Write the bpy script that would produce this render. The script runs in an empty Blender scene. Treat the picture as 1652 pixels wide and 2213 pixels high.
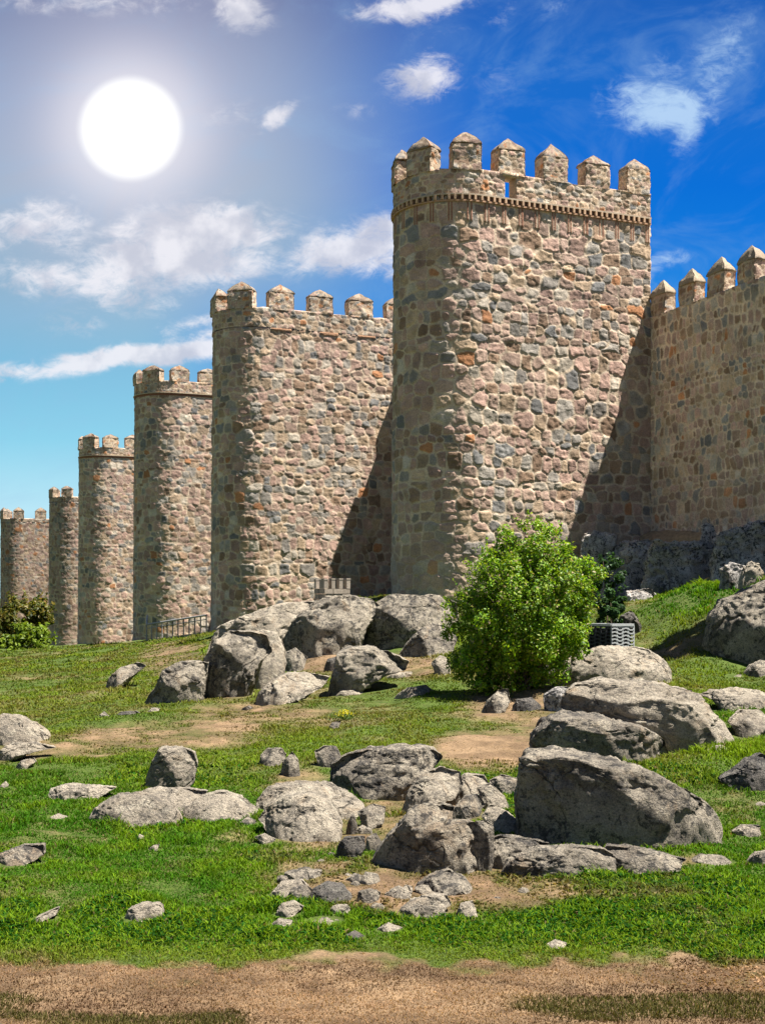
import bpy, bmesh, math, random
import numpy as np
from mathutils import Vector

# ------------------------------------------------------------------ camera
F, CX, HY = 2700.0, 826.0, 1290.0            # focal length, centre and horizon in picture units (1652 x 2213)
scene = bpy.context.scene
COL = scene.collection
cam_d = bpy.data.cameras.new("camera")
cam = bpy.data.objects.new("camera", cam_d)
COL.objects.link(cam)
cam_d.sensor_fit = 'VERTICAL'
cam_d.sensor_height = 36.0
cam_d.lens = 36.0 * F / 2213.0
cam_d.shift_y = (HY - 1106.5) / 2213.0
cam_d.clip_start = 0.1
cam_d.clip_end = 20000
cam.rotation_euler = (math.pi / 2, 0, 0)
scene.camera = cam

# ------------------------------------------------------------------ light
EXPO = 1.6
SUN_DIR = Vector((0.418, -0.078, 0.905)).normalized()
SUN_ELEV = math.asin(SUN_DIR.z)
SUN_ROT = math.atan2(SUN_DIR.x, SUN_DIR.y)
sun_d = bpy.data.lights.new("sun", 'SUN')
sun_d.energy = 5.0
sun_d.angle = math.radians(0.5)
sun_d.color = (1.0, 0.95, 0.875)
sun = bpy.data.objects.new("sun", sun_d)
sun.rotation_euler = SUN_DIR.to_track_quat('Z', 'Y').to_euler()
sun.location = (20, -10, 40)
COL.objects.link(sun)
scene.view_settings.view_transform = 'Standard'
scene.view_settings.look = 'None'
scene.view_settings.gamma = 1.0
scene.view_settings.exposure = EXPO
scene.view_settings.use_curve_mapping = False

# ------------------------------------------------------------------ world sky
def lin(c):
    return tuple((v / 255 / 12.92) if v / 255 <= 0.04045 else ((v / 255 + 0.055) / 1.055) ** 2.4 for v in c)

world = bpy.data.worlds.new("World")
scene.world = world
world.use_nodes = True
wt = world.node_tree
wt.nodes.clear()

class NT:
    """small expression helper for node trees"""
    def __init__(self, nt): self.nt = nt
    def n(self, t, **kw):
        x = self.nt.nodes.new(t)
        for k, v in kw.items(): setattr(x, k, v)
        return x
    def set(self, sock, v):
        if isinstance(v, bpy.types.NodeSocket): self.nt.links.new(v, sock)
        else: sock.default_value = v
    def m(self, op, a, b=0.0, c=None, clamp=False):
        x = self.n('ShaderNodeMath', operation=op, use_clamp=clamp)
        self.set(x.inputs[0], a); self.set(x.inputs[1], b)
        if c is not None: self.set(x.inputs[2], c)
        return x.outputs[0]
    def smooth(self, v, lo, hi, a=0.0, b=1.0):
        x = self.n('ShaderNodeMapRange', interpolation_type='SMOOTHSTEP')
        self.set(x.inputs[0], v); self.set(x.inputs[1], lo); self.set(x.inputs[2], hi)
        self.set(x.inputs[3], a); self.set(x.inputs[4], b)
        return x.outputs[0]
    def ramp(self, v, stops):
        x = self.n('ShaderNodeValToRGB')
        el = x.color_ramp.elements
        while len(el) < len(stops): el.new(0.5)
        for e, (p, c) in zip(el, stops):
            e.position = p
            e.color = (*c, 1) if len(c) == 3 else c
        self.set(x.inputs[0], v)
        return x.outputs[0]
    def mix(self, f, a, b, blend='MIX'):
        x = self.n('ShaderNodeMix', data_type='RGBA', blend_type=blend)
        x.clamp_factor = True
        self.set(x.inputs[0], f)
        for s, v in ((x.inputs[6], a), (x.inputs[7], b)):
            self.set(s, (*v, 1) if isinstance(v, tuple) and len(v) == 3 else v)
        return x.outputs[2]
    def noise(self, vec, scale, detail=5, rough=0.55, dist=0.0):
        x = self.n('ShaderNodeTexNoise')
        if vec is not None: self.nt.links.new(vec, x.inputs['Vector'])
        x.inputs['Scale'].default_value = scale
        x.inputs['Detail'].default_value = detail
        x.inputs['Roughness'].default_value = rough
        x.inputs['Distortion'].default_value = dist
        return x.outputs['Fac']
    def comb(self, x_, y_, z_=0.0):
        x = self.n('ShaderNodeCombineXYZ')
        self.set(x.inputs[0], x_); self.set(x.inputs[1], y_); self.set(x.inputs[2], z_)
        return x.outputs[0]

def build_sky():
    k = NT(wt)
    tc = k.n('ShaderNodeTexCoord')
    sep = k.n('ShaderNodeSeparateXYZ')
    wt.links.new(tc.outputs['Generated'], sep.inputs[0])
    x, y, z = sep.outputs
    ys = k.m('MAXIMUM', y, 0.05)
    # gnomonic bearing of the sky direction towards +Y (fixed in the world)
    U = k.m('MULTIPLY_ADD', k.m('DIVIDE', x, ys), F / 1000, CX / 1000)
    V = k.m('MULTIPLY_ADD', k.m('DIVIDE', z, ys), -F / 1000, HY / 1000)
    E = 2 ** EXPO
    def L(c): return tuple(v / E for v in lin(c))
    vr = k.m('DIVIDE', k.m('ADD', V, 0.4), 1.7, clamp=True)
    def pos(v): return (v + 0.4) / 1.7
    left = k.ramp(vr, [(pos(-.3), L((70, 90, 150))), (pos(0), L((100, 120, 165))), (pos(.2), L((124, 156, 196))), (pos(.42), L((146, 176, 202))),
                       (pos(.62), L((132, 178, 208))), (pos(.8), L((122, 192, 226))), (pos(.95), L((142, 212, 238))), (pos(1.1), L((186, 232, 248)))])
    right = k.ramp(vr, [(pos(-.3), L((20, 78, 168))), (pos(0), L((32, 98, 188))), (pos(.15), L((28, 108, 202))), (pos(.4), L((12, 112, 216))),
                        (pos(.65), L((24, 132, 226))), (pos(.9), L((70, 160, 236))), (pos(1.1), L((150, 205, 240)))])
    base = k.mix(k.smooth(U, 0.50, 1.08), left, right)
    # low blue wedge beside the towers
    bl = k.m('MULTIPLY', k.smooth(U, 0.28, 0.62), k.smooth(V, 0.5, 0.75))
    base = k.mix(k.m('MULTIPLY', bl, 0.75), base, L((42, 140, 228)))
    # glow and disc of the low veiled sun
    du = k.m('SUBTRACT', U, 0.282); dv = k.m('SUBTRACT', V, 0.278)
    d = k.m('SQRT', k.m('ADD', k.m('MULTIPLY', du, du), k.m('MULTIPLY', dv, dv)))
    g1 = k.m('POWER', 2.718, k.m('MULTIPLY', k.m('POWER', k.m('DIVIDE', d, 0.36), 2.0), -1.0))
    base = k.mix(k.m('MULTIPLY', g1, 0.70), base, L((206, 202, 218)))
    # ---- thin veil
    veil = k.noise(k.comb(k.m('MULTIPLY_ADD', V, 0.5, U), k.m('MULTIPLY', V, 1.5), 9.0), 3.2, 9, 0.6, 1.2)
    base = k.mix(k.m('MULTIPLY', k.smooth(veil, 0.42, 0.75), 0.26), base, L((150, 190, 228)))
    # ---- clouds
    P = k.comb(U, V, 0.0)
    warp = k.n('ShaderNodeTexNoise'); wt.links.new(P, warp.inputs['Vector'])
    warp.inputs['Scale'].default_value = 5.0; warp.inputs['Detail'].default_value = 4
    wsep = k.n('ShaderNodeSeparateXYZ'); wt.links.new(warp.outputs['Color'], wsep.inputs[0])
    Uw = k.m('MULTIPLY_ADD', k.m('SUBTRACT', wsep.outputs[0], 0.5), 0.16, U)
    Vw = k.m('MULTIPLY_ADD', k.m('SUBTRACT', wsep.outputs[1], 0.5), 0.06, V)
    nz = k.noise(k.comb(k.m('MULTIPLY', U, 1.0), k.m('MULTIPLY', V, 1.7), 3.1), 8.0, 10, 0.66, 0.9)
    nz2 = k.noise(k.comb(k.m('MULTIPLY', U, 1.0), k.m('MULTIPLY', V, 1.6), 7.7), 24.0, 9, 0.66, 0.8)
    nn = k.m('ADD', k.m('MULTIPLY', nz, 0.6), k.m('MULTIPLY', nz2, 0.4))
    #        cu    cv    ru    rv    rot  strength softness
    CL = [(.430, .515, .150, .060, -4, 1.00), (.300, .570, .130, .055, -8, .85), (.280, .640, .085, .040, 0, .60), (.120, .605, .150, .035, 4, .62), (.060, .485, .120, .040, -8, .72),
          (.110, .520, .10, .045, 10, .5), (.770, .530, .135, .043, -13, 1.0), (.820, .575, .075, .026, 4, .7), (.500, .585, .110, .026, -14, .55),
          (.300, .772, .300, .020, -5, 1.05), (.450, .735, .100, .022, -5, .5), (.420, .700, .10, .020, -12, .45), (.160, .700, .070, .030, 0, .4),
          (.920, .165, .062, .040, -12, .85), (1.090, .165, .06, .05, 0, .24), (.510, .025, .055, .040, 20, .85), (.905, .008, .085, .028, -6, .95),
          (1.420, .235, .085, .045, 4, .85), (1.46, .29, .035, .045, 0, .55), (1.52, .17, .055, .085, 25, .45), (1.58, .10, .10, .06, -40, .35), (1.44, .155, .05, .06, 0, .3),
          (.590, .250, .055, .018, -28, .75), (.500, .250, .050, .030, -28, .36), (.770, .235, .04, .02, 0, .28), (.79, .02, .04, .02, 0, .5),
          (1.440, .562, .050, .020, -14, .5), (1.38, .60, .05, .03, 0, .35), (1.09, .03, .05, .03, -20, .3), (1.20, .02, .03, .03, -30, .3), (.96, .06, .15, .03, -10, .22), (.20, .0, .25, .03, 0, .4), (.40, .56, .16, .05, 0, .9), (.26, .60, .14, .04, -4, .8), (.46, .49, .09, .03, -6, 1.0)]
    dens = None
    for cu, cv, ru, rv, rot, st in CL:
        a = math.radians(rot); ca, sa = math.cos(a), math.sin(a)
        xx = k.m('SUBTRACT', Uw, cu); yy = k.m('SUBTRACT', Vw, cv)
        p = k.m('ADD', k.m('MULTIPLY', xx, ca / ru), k.m('MULTIPLY', yy, sa / ru))
        q = k.m('ADD', k.m('MULTIPLY', xx, -sa / rv), k.m('MULTIPLY', yy, ca / rv))
        e = k.m('ADD', k.m('MULTIPLY', p, p), k.m('MULTIPLY', q, q))
        b = k.m('MULTIPLY', k.m('POWER', 2.718, k.m('MULTIPLY', e, -0.62)), st)
        dens = b if dens is None else k.m('MAXIMUM', dens, b)
    dd = k.m('ADD', dens, k.m('MULTIPLY', k.m('SUBTRACT', nn, 0.475), 2.4))
    cm = k.m('MULTIPLY', k.smooth(dd, 0.16, 0.90), k.smooth(dens, 0.02, 0.5))
    shade = k.smooth(k.noise(k.comb(U, k.m('ADD', V, 0.02), 1.3), 11.0, 4, 0.5), 0.42, 0.66)
    ccol = k.mix(shade, L((246, 244, 250)), L((206, 208, 222)))
    ccol = k.mix(k.smooth(U, 0.95, 1.2), ccol, L((190, 220, 250)))
    base = k.mix(k.m('MULTIPLY', cm, 0.86), base, ccol)
    g2 = k.m('POWER', 2.718, k.m('MULTIPLY', k.m('POWER', k.m('DIVIDE', d, 0.165), 3.0), -1.0))
    base = k.mix(k.m('MULTIPLY', g2, 0.8), base, L((243, 240, 248)))
    disc = k.smooth(d, 0.122, 0.092)
    base = k.mix(disc, base, tuple(1.12 / E for _ in range(3)))
    bg1 = k.n('ShaderNodeBackground'); wt.links.new(base, bg1.inputs[0]); bg1.inputs[1].default_value = 1.0
    sky = k.n('ShaderNodeTexSky', sky_type='NISHITA')
    sky.sun_disc = False; sky.sun_elevation = SUN_ELEV; sky.sun_rotation = SUN_ROT
    sky.air_density = 0.7; sky.dust_density = 0.0; sky.ozone_density = 2.0
    bg2 = k.n('ShaderNodeBackground'); wt.links.new(sky.outputs[0], bg2.inputs[0]); bg2.inputs[1].default_value = 0.035
    front = k.smooth(y, 0.35, 0.75)
    mx = k.n('ShaderNodeMixShader'); wt.links.new(front, mx.inputs[0])
    wt.links.new(bg2.outputs[0], mx.inputs[1]); wt.links.new(bg1.outputs[0], mx.inputs[2])
    out = k.n('ShaderNodeOutputWorld'); wt.links.new(mx.outputs[0], out.inputs[0])
build_sky()

# ------------------------------------------------------------------ numpy noise
def _h(ix, iy, iz, seed):
    h = (ix.astype(np.int64) * 374761393 + iy.astype(np.int64) * 668265263 + iz.astype(np.int64) * 2147483647 + seed * 1274126177) & 0xFFFFFFFF
    h = ((h ^ (h >> 13)) * 1274126177) & 0xFFFFFFFF
    h = ((h ^ (h >> 16)) * 2246822519) & 0xFFFFFFFF
    return ((h ^ (h >> 15)) & 0xFFFFFF) / float(0xFFFFFF)

def h2(a, b, seed):
    return _h(a, b, np.zeros_like(a), seed)

def vn(x, y, z, seed=0):
    ix, iy, iz = np.floor(x), np.floor(y), np.floor(z)
    fx, fy, fz = x - ix, y - iy, z - iz
    ux, uy, uz = [f * f * f * (f * (f * 6 - 15) + 10) for f in (fx, fy, fz)]
    ix, iy, iz = ix.astype(np.int64), iy.astype(np.int64), iz.astype(np.int64)
    r = 0
    for a in (0, 1):
        for b in (0, 1):
            for c in (0, 1):
                w = (ux if a else 1 - ux) * (uy if b else 1 - uy) * (uz if c else 1 - uz)
                r = r + w * _h(ix + a, iy + b, iz + c, seed)
    return r * 2 - 1

def fbm(x, y, z, seed=0, octv=4, gain=0.5):
    r, a = 0, 1.0
    for o in range(octv):
        r = r + a * vn(x * 2 ** o + 17.3 * o, y * 2 ** o + 5.1 * o, z * 2 ** o - 9.7 * o, seed + o)
        a *= gain
    return r

def ss(v, a, b):
    t = np.clip((v - a) / (b - a), 0, 1)
    return t * t * (3 - 2 * t)

# ------------------------------------------------------------------ mesh helpers
def make_mesh(name, verts, faces, mat=None, col=None, smooth=True):
    """faces: list of int arrays (m,3) or (m,4), or python lists"""
    me = bpy.data.meshes.new(name)
    verts = np.asarray(verts, dtype=np.float32)
    arrs = [np.asarray(f, dtype=np.int32) for f in faces if len(f)]
    me.vertices.add(len(verts))
    me.vertices.foreach_set('co', verts.ravel())
    nl = sum(a.size for a in arrs); npoly = sum(len(a) for a in arrs)
    me.loops.add(nl)
    me.loops.foreach_set('vertex_index', np.concatenate([a.ravel() for a in arrs]))
    me.polygons.add(npoly)
    tot = np.concatenate([np.full(len(a), a.shape[1], np.int32) for a in arrs])
    st = np.concatenate([[0], np.cumsum(tot)[:-1]]).astype(np.int32)
    me.polygons.foreach_set('loop_start', st)
    me.polygons.foreach_set('loop_total', tot)
    me.polygons.foreach_set('use_smooth', np.full(npoly, smooth))
    me.update(calc_edges=True)
    me.validate()
    if col is not None:
        at = me.color_attributes.new('Col', 'FLOAT_COLOR', 'POINT')
        c4 = np.ones((len(verts), 4), np.float32); c4[:, :3] = col
        at.data.foreach_set('color', c4.ravel())
    if mat: me.materials.append(mat)
    return me

def link(name, me, parent=None, loc=(0, 0, 0)):
    o = bpy.data.objects.new(name, me)
    COL.objects.link(o)
    o.location = loc
    if parent: o.parent = parent
    return o

def part(name, verts, faces, mat, parent, origin, col=None, smooth=True):
    me = make_mesh(name, np.asarray(verts, float) - np.asarray(origin, float), faces, mat, col, smooth)
    return link(name, me, parent)

def single(name, verts, faces, mat, origin, col=None, smooth=True):
    me = make_mesh(name, np.asarray(verts, float) - np.asarray(origin, float), faces, mat, col, smooth)
    return link(name, me, None, tuple(origin))

def tag(o, label, cat, group=None, kind=None):
    o['label'] = label
    o['category'] = cat
    if group: o['group'] = group
    o['kind'] = kind or 'thing'
    return o

def empty(name, loc):
    return link(name, None, None, tuple(loc))

def grid_faces(n, m, closed=False):
    """n columns (path), m rows (height); vertex index i*m+j"""
    i = np.arange(n if closed else n - 1)[:, None]; j = np.arange(m - 1)[None, :]
    i2 = (i + 1) % n
    a = i * m + j; b = i2 * m + j; c = i2 * m + j + 1; d = i * m + j + 1
    return np.stack([a, b, c, d], -1).reshape(-1, 4)

class Boxes:
    def __init__(self): self.v = []; self.f = []
    def box(self, o, ax, ay, az):
        """o centre; ax, ay, az half-axis vectors"""
        o, ax, ay, az = [np.asarray(q, float) for q in (o, ax, ay, az)]
        n = len(self.v)
        for sx in (-1, 1):
            for sy in (-1, 1):
                for sz in (-1, 1): self.v.append(o + sx * ax + sy * ay + sz * az)
        for q in ((0, 1, 3, 2), (4, 6, 7, 5), (0, 4, 5, 1), (2, 3, 7, 6), (0, 2, 6, 4), (1, 5, 7, 3)):
            self.f.append([n + i for i in q])
    def bar(self, a, b, r, up=(0, 0, 1)):
        a, b = np.asarray(a, float), np.asarray(b, float)
        d = b - a; L = np.linalg.norm(d); d = d / L
        u = np.cross(d, up)
        if np.linalg.norm(u) < 1e-3: u = np.cross(d, (1, 0, 0))
        u /= np.linalg.norm(u); w = np.cross(d, u)
        self.box((a + b) / 2, d * L / 2, u * r, w * r)

def tube(pts, rads, sides=8):
    pts = np.asarray(pts, float); n = len(pts)
    V = []
    for i in range(n):
        d = pts[min(i + 1, n - 1)] - pts[max(i - 1, 0)]; d /= np.linalg.norm(d)
        u = np.cross(d, (0.3, 1, 0.1)); u /= np.linalg.norm(u); w = np.cross(d, u)
        for k_ in range(sides):
            a = 2 * math.pi * k_ / sides
            V.append(pts[i] + rads[i] * (math.cos(a) * u + math.sin(a) * w))
    Fc = []
    for i in range(n - 1):
        for k_ in range(sides):
            Fc.append((i * sides + k_, i * sides + (k_ + 1) % sides, (i + 1) * sides + (k_ + 1) % sides, (i + 1) * sides + k_))
    return V, Fc

# ------------------------------------------------------------------ materials
def new_mat(name):
    m = bpy.data.materials.new(name); m.use_nodes = True
    nt = m.node_tree
    k = NT(nt)
    b = nt.nodes['Principled BSDF']
    b.inputs['Specular IOR Level'].default_value = 0.25
    return m, k, b

def attr_col(k):
    a = k.n('ShaderNodeAttribute', attribute_name='Col')
    return a.outputs['Color']

def obj_co(k):
    return k.n('ShaderNodeTexCoord').outputs['Object']

def bump(k, b, height, strength, dist):
    x = k.n('ShaderNodeBump'); k.set(x.inputs['Height'], height)
    x.inputs['Strength'].default_value = strength; x.inputs['Distance'].default_value = dist
    k.nt.links.new(x.outputs[0], b.inputs['Normal'])

def mat_masonry(name, bumpy=0.02):
    m, k, b = new_mat(name)
    co = obj_co(k)
    c = attr_col(k)
    n1 = k.noise(co, 1.1, 4, 0.6)
    n2 = k.noise(co, 22.0, 6, 0.7)
    c = k.mix(1.0, c, k.ramp(n2, [(0.25, (.55, .54, .55)), (0.5, (1, 1, 1)), (0.78, (1.5, 1.46, 1.38))]), 'MULTIPLY')
    c = k.mix(1.0, c, k.ramp(n1, [(0.3, (.80, .78, .78)), (0.7, (1.16, 1.12, 1.06))]), 'MULTIPLY')
    k.set(b.inputs['Base Color'], c)
    b.inputs['Roughness'].default_value = 0.92
    bump(k, b, k.m('ADD', n2, k.m('MULTIPLY', k.noise(co, 7.0, 4, 0.6), 1.5)), 0.9, bumpy)
    return m

M_MASON = mat_masonry("masonry")

def mat_plain_attr(name, rough=0.9, scale=14, amt=0.35, bumpd=0.01):
    m, k, b = new_mat(name)
    co = obj_co(k); c = attr_col(k)
    n = k.noise(co, scale, 6, 0.65)
    c = k.mix(1.0, c, k.ramp(n, [(0.25, (1 - amt,) * 3), (0.75, (1 + amt,) * 3)]), 'MULTIPLY')
    k.set(b.inputs['Base Color'], c); b.inputs['Roughness'].default_value = rough
    bump(k, b, n, 0.8, bumpd)
    return m

def mat_flat(name, colr, rough=0.8, scale=20, amt=0.3, metal=0.0, bumpd=0.004):
    m, k, b = new_mat(name)
    co = obj_co(k)
    n = k.noise(co, scale, 5, 0.6)
    k.set(b.inputs['Base Color'], k.ramp(n, [(0.3, tuple(v * (1 - amt) for v in colr)), (0.7, tuple(v * (1 + amt) for v in colr))]))
    b.inputs['Roughness'].default_value = rough; b.inputs['Metallic'].default_value = metal
    bump(k, b, n, 0.6, bumpd)
    return m

def mat_granite(name, light, dark, lich=(.46, .45, .40), warm=(.33, .24, .15), dk=0.5):
    m, k, b = new_mat(name)
    tc = k.n('ShaderNodeTexCoord')
    inf = k.n('ShaderNodeObjectInfo')
    ad = k.n('ShaderNodeVectorMath', operation='ADD')
    k.nt.links.new(tc.outputs['Object'], ad.inputs[0])
    k.nt.links.new(k.comb(k.m('MULTIPLY', inf.outputs['Random'], 37.0), k.m('MULTIPLY', inf.outputs['Random'], 91.0), 0.0), ad.inputs[1])
    co = ad.outputs[0]
    n1 = k.noise(co, 1.3, 6, 0.62, 0.4)
    n2 = k.noise(co, 10.0, 8, 0.76, 0.4)
    n3 = k.noise(co, 60.0, 4, 0.7)
    n4 = k.noise(co, 4.2, 8, 0.72, 0.9)
    n5 = k.noise(co, 2.1, 5, 0.6, 1.0)
    n6 = k.noise(co, 30.0, 6, 0.74, 0.3)
    c = k.mix(k.smooth(n1, 0.36, 0.64), dark, light)
    c = k.mix(k.m('MULTIPLY', k.smooth(n5, 0.55, 0.70), 0.6), c, warm)
    c = k.mix(k.m('MULTIPLY', k.smooth(n4, 0.53, 0.60), 0.55), c, lich)          # pale lichen
    big = k.smooth(k.noise(co, 1.9, 5, 0.6, 0.6), 0.40, 0.60)
    c = k.mix(k.m('MULTIPLY', k.smooth(k.m('ADD', n2, k.m('MULTIPLY', big, 0.07)), 0.55, 0.62), dk + 0.2), c, (.035, .034, .034))  # dark lichen crust
    c = k.mix(k.m('MULTIPLY', k.smooth(n6, 0.54, 0.62), dk + 0.1), c, (.03, .03, .03))
    c = k.mix(1.0, c, k.ramp(n3, [(0.3, (.46, .46, .47)), (0.5, (1, 1, 1)), (0.70, (1.62, 1.58, 1.48))]), 'MULTIPLY')
    vo = k.n('ShaderNodeTexVoronoi', feature='DISTANCE_TO_EDGE')                 # a few joints
    wv = k.n('ShaderNodeVectorMath', operation='ADD')
    k.nt.links.new(co, wv.inputs[0])
    nt_ = k.n('ShaderNodeTexNoise'); k.nt.links.new(co, nt_.inputs['Vector']); nt_.inputs['Scale'].default_value = 1.8; nt_.inputs['Detail'].default_value = 6
    sc = k.n('ShaderNodeVectorMath', operation='SCALE'); k.nt.links.new(nt_.outputs['Color'], sc.inputs[0]); sc.inputs['Scale'].default_value = 0.9
    k.nt.links.new(sc.outputs[0], wv.inputs[1]); k.nt.links.new(wv.outputs[0], vo.inputs['Vector'])
    vo.inputs['Scale'].default_value = 0.62
    cr = k.smooth(vo.outputs['Distance'], 0.012, 0.0)
    cr = k.m('MULTIPLY', cr, k.smooth(n5, 0.44, 0.56))
    c = k.mix(k.m('MULTIPLY', cr, 0.7), c, (.03, .028, .025))
    k.set(b.inputs['Base Color'], c)
    b.inputs['Roughness'].default_value = 0.95
    hgt = k.m('ADD', k.m('MULTIPLY', n2, 1.3), k.m('ADD', k.m('MULTIPLY', n6, 0.8), k.m('ADD', k.m('MULTIPLY', n3, 0.25), k.m('MULTIPLY', cr, -1.0))))
    bump(k, b, hgt, 1.0, 0.045)
    return m

G_PALE = mat_granite("granite_pale", (.37, .32, .25), (.24, .205, .16), lich=(.43, .385, .30), warm=(.25, .175, .105), dk=.35)
G_GREY = mat_granite("granite_grey", (.34, .295, .23), (.155, .134, .108), lich=(.41, .36, .28), warm=(.22, .15, .09), dk=.6)
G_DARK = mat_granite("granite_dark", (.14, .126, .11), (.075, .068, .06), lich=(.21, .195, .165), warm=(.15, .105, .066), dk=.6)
G_BLUE = mat_granite("granite_blue_grey", (.52, .475, .43), (.26, .245, .23), lich=(.60, .57, .51), warm=(.48, .31, .19), dk=.7)

def mat_leaf(name, trans=0.4, rough=0.5, spec=.3):
    m = bpy.data.materials.new(name); m.use_nodes = True
    nt = m.node_tree; nt.nodes.clear(); k = NT(nt)
    c = attr_col(k)
    d = k.n('ShaderNodeBsdfPrincipled'); k.set(d.inputs['Base Color'], c); d.inputs['Roughness'].default_value = rough
    d.inputs['Specular IOR Level'].default_value = spec
    t = k.n('ShaderNodeBsdfTranslucent'); k.set(t.inputs[0], k.mix(1.0, c, (1.3, 1.25, .6), 'MULTIPLY'))
    mx = k.n('ShaderNodeMixShader'); mx.inputs[0].default_value = trans
    nt.links.new(d.outputs[0], mx.inputs[1]); nt.links.new(t.outputs[0], mx.inputs[2])
    o = k.n('ShaderNodeOutputMaterial'); nt.links.new(mx.outputs[0], o.inputs[0])
    return m
M_LEAF = mat_leaf("leaf")
M_GRASS = mat_leaf("grass_blade", 0.35, 0.7, .08)
M_BARK = mat_flat("bark", (.10, .075, .05), 0.9, 30, .4)
M_METAL = mat_flat("galvanised_metal", (.30, .29, .28), 0.55, 12, .25, 0.3)
M_DARKMETAL = mat_flat("dark_painted_metal", (.05, .05, .05), 0.6, 12, .25)
M_SOIL = mat_flat("sandy_soil", (.30, .21, .12), 0.95, 9, .35, 0, .02)

# ------------------------------------------------------------------ ground surface
def at(px, py, Y):
    return np.array(((px - CX) / F * Y, Y, (HY - py) / F * Y))

GCP = [  # picture x, y, distance of points where the ground is seen
    (-200, 2213, 7), (0, 2213, 7), (400, 2213, 7), (826, 2213, 7), (1250, 2213, 7), (1652, 2213, 7), (1850, 2213, 7),
    (0, 2060, 8.4), (500, 2060, 8.4), (900, 2062, 8.4), (1300, 2064, 8.4), (1652, 2066, 8.4),
    (0, 1900, 10.3), (450, 1895, 10.4), (850, 1890, 10.5), (1250, 1880, 10.6), (1652, 1870, 10.7),
    (0, 1740, 13.4), (400, 1740, 13.6), (800, 1730, 13.9), (1150, 1720, 14.0), (1652, 1740, 13.0),
    (0, 1600, 19), (350, 1600, 18.5), (700, 1600, 18), (1050, 1600, 17.5), (1400, 1630, 15.6), (1652, 1600, 16),
    (0, 1500, 29), (300, 1500, 27), (600, 1505, 24.5), (900, 1500, 23), (1150, 1500, 22.4), (1420, 1500, 20.5), (1652, 1500, 20),
    (0, 1435, 45), (200, 1432, 42), (420, 1435, 33), (650, 1425, 31), (850, 1430, 29), (1100, 1425, 28), (1400, 1420, 27), (1652, 1430, 25),
    (-40, 1415, 60), (120, 1402, 60), (280, 1391, 60), (440, 1374, 56), (600, 1345, 42), (850, 1318, 38), (1100, 1312, 37), (1360, 1335, 31), (1652, 1335, 26.3),
    (1360, 1300, 33.5), (1480, 1281, 31), (1652, 1268, 28.2), (1800, 1240, 27),
    (-60, 1400, 85), (120, 1396, 90), (300, 1388, 85), (460, 1368, 68), (700, 1310, 48), (1000, 1290, 44), (1400, 1292, 44), (1700, 1266, 42), (1652, 1264, 32), (1652, 1266, 37), (1480, 1287, 36), (1820, 1262, 33), (1360, 1303, 38),
    (-200, 1392, 140), (200, 1390, 140), (600, 1360, 120), (1200, 1300, 100), (1800, 1250, 100)]
_g = np.array([at(*p) for p in GCP])
_gt = np.stack([np.arctan2(_g[:, 0], _g[:, 1]) * 14, np.log(np.hypot(_g[:, 0], _g[:, 1])) * 4], 1)
def _tpsk(r2): return 0.5 * r2 * np.log(r2 + 1e-9)
def _fit():
    n = len(_gt)
    D = ((_gt[:, None] - _gt[None]) ** 2).sum(-1)
    A = np.zeros((n + 3, n + 3)); A[:n, :n] = _tpsk(D) + np.eye(n) * 0.02
    A[:n, n] = 1; A[:n, n + 1:] = _gt; A[n, :n] = 1; A[n + 1:, :n] = _gt.T
    # interpolate the picture slope (z / distance) so errors stay even on screen
    b = np.zeros(n + 3); b[:n] = _g[:, 2] / np.hypot(_g[:, 0], _g[:, 1])
    return np.linalg.solve(A, b)
_gw = _fit()
def zground(X, Y, micro=True):
    X = np.atleast_1d(np.asarray(X, float)); Y = np.atleast_1d(np.asarray(Y, float))
    az = np.clip(np.arctan2(X, Y), -0.42, 0.42); r = np.hypot(X, Y)
    rc = np.clip(r, 7.0, 150)
    q = np.stack([az * 14, np.log(rc) * 4], 1)
    out = np.empty(len(q))
    for i in range(0, len(q), 20000):
        D = ((q[i:i + 20000, None] - _gt[None]) ** 2).sum(-1)
        out[i:i + 20000] = _tpsk(D) @ _gw[:len(_gt)] + _gw[len(_gt)] + q[i:i + 20000] @ _gw[len(_gt) + 1:]
    z = out * rc
    if micro:
        z = z + 0.035 * fbm(X * 0.8, Y * 0.8, X * 0, 5, 3) * np.clip(r / 9, .3, 2) * (.18 + .82 * ss(r, 8.3, 10.5))
    return z

def ground_hit(px, py, y0=6.5, y1=70):
    Y = np.exp(np.linspace(math.log(y0), math.log(y1), 400))
    X = (px - CX) / F * Y
    d = (HY - py) / F * Y - zground(X, Y, False)
    idx = np.where(d <= 0)[0]
    return float(Y[idx[0]]) if len(idx) else None

DIRT = [  # picture-plane patches of bare or dry earth: x, y, rx, ry, strength
    (950, 1925, 270, 50, 1.1), (800, 1800, 140, 40, .9), (900, 1745, 120, 30, .9), (680, 1800, 70, 25, .6), (1240, 1860, 260, 14, .9), (760, 1900, 170, 40, .85), (1060, 1620, 110, 42, 1.0), (330, 1595, 210, 26, .85), (120, 1622, 140, 20, .8), (540, 1540, 150, 18, .85), (430, 1570, 120, 20, .8),
    (380, 1430, 70, 36, .85), (250, 1590, 160, 18, .7), (690, 1435, 80, 26, 1.0), (890, 1440, 60, 26, .8), (640, 1690, 60, 25, .6), (1130, 1870, 190, 26, .8),
    (1330, 1860, 200, 14, .8), (1430, 1412, 60, 10, .6), (1470, 1385, 90, 22, .35), (560, 1490, 120, 24, .5), (150, 1500, 150, 10, .3), (700, 1560, 130, 10, .35), (870, 1735, 50, 40, .7),
    (1120, 1520, 120, 40, .9), (1180, 1580, 60, 40, .8), (560, 1760, 30, 20, .5), (1270, 1930, 200, 18, .4), (180, 1470, 200, 8, .25)]
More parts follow.
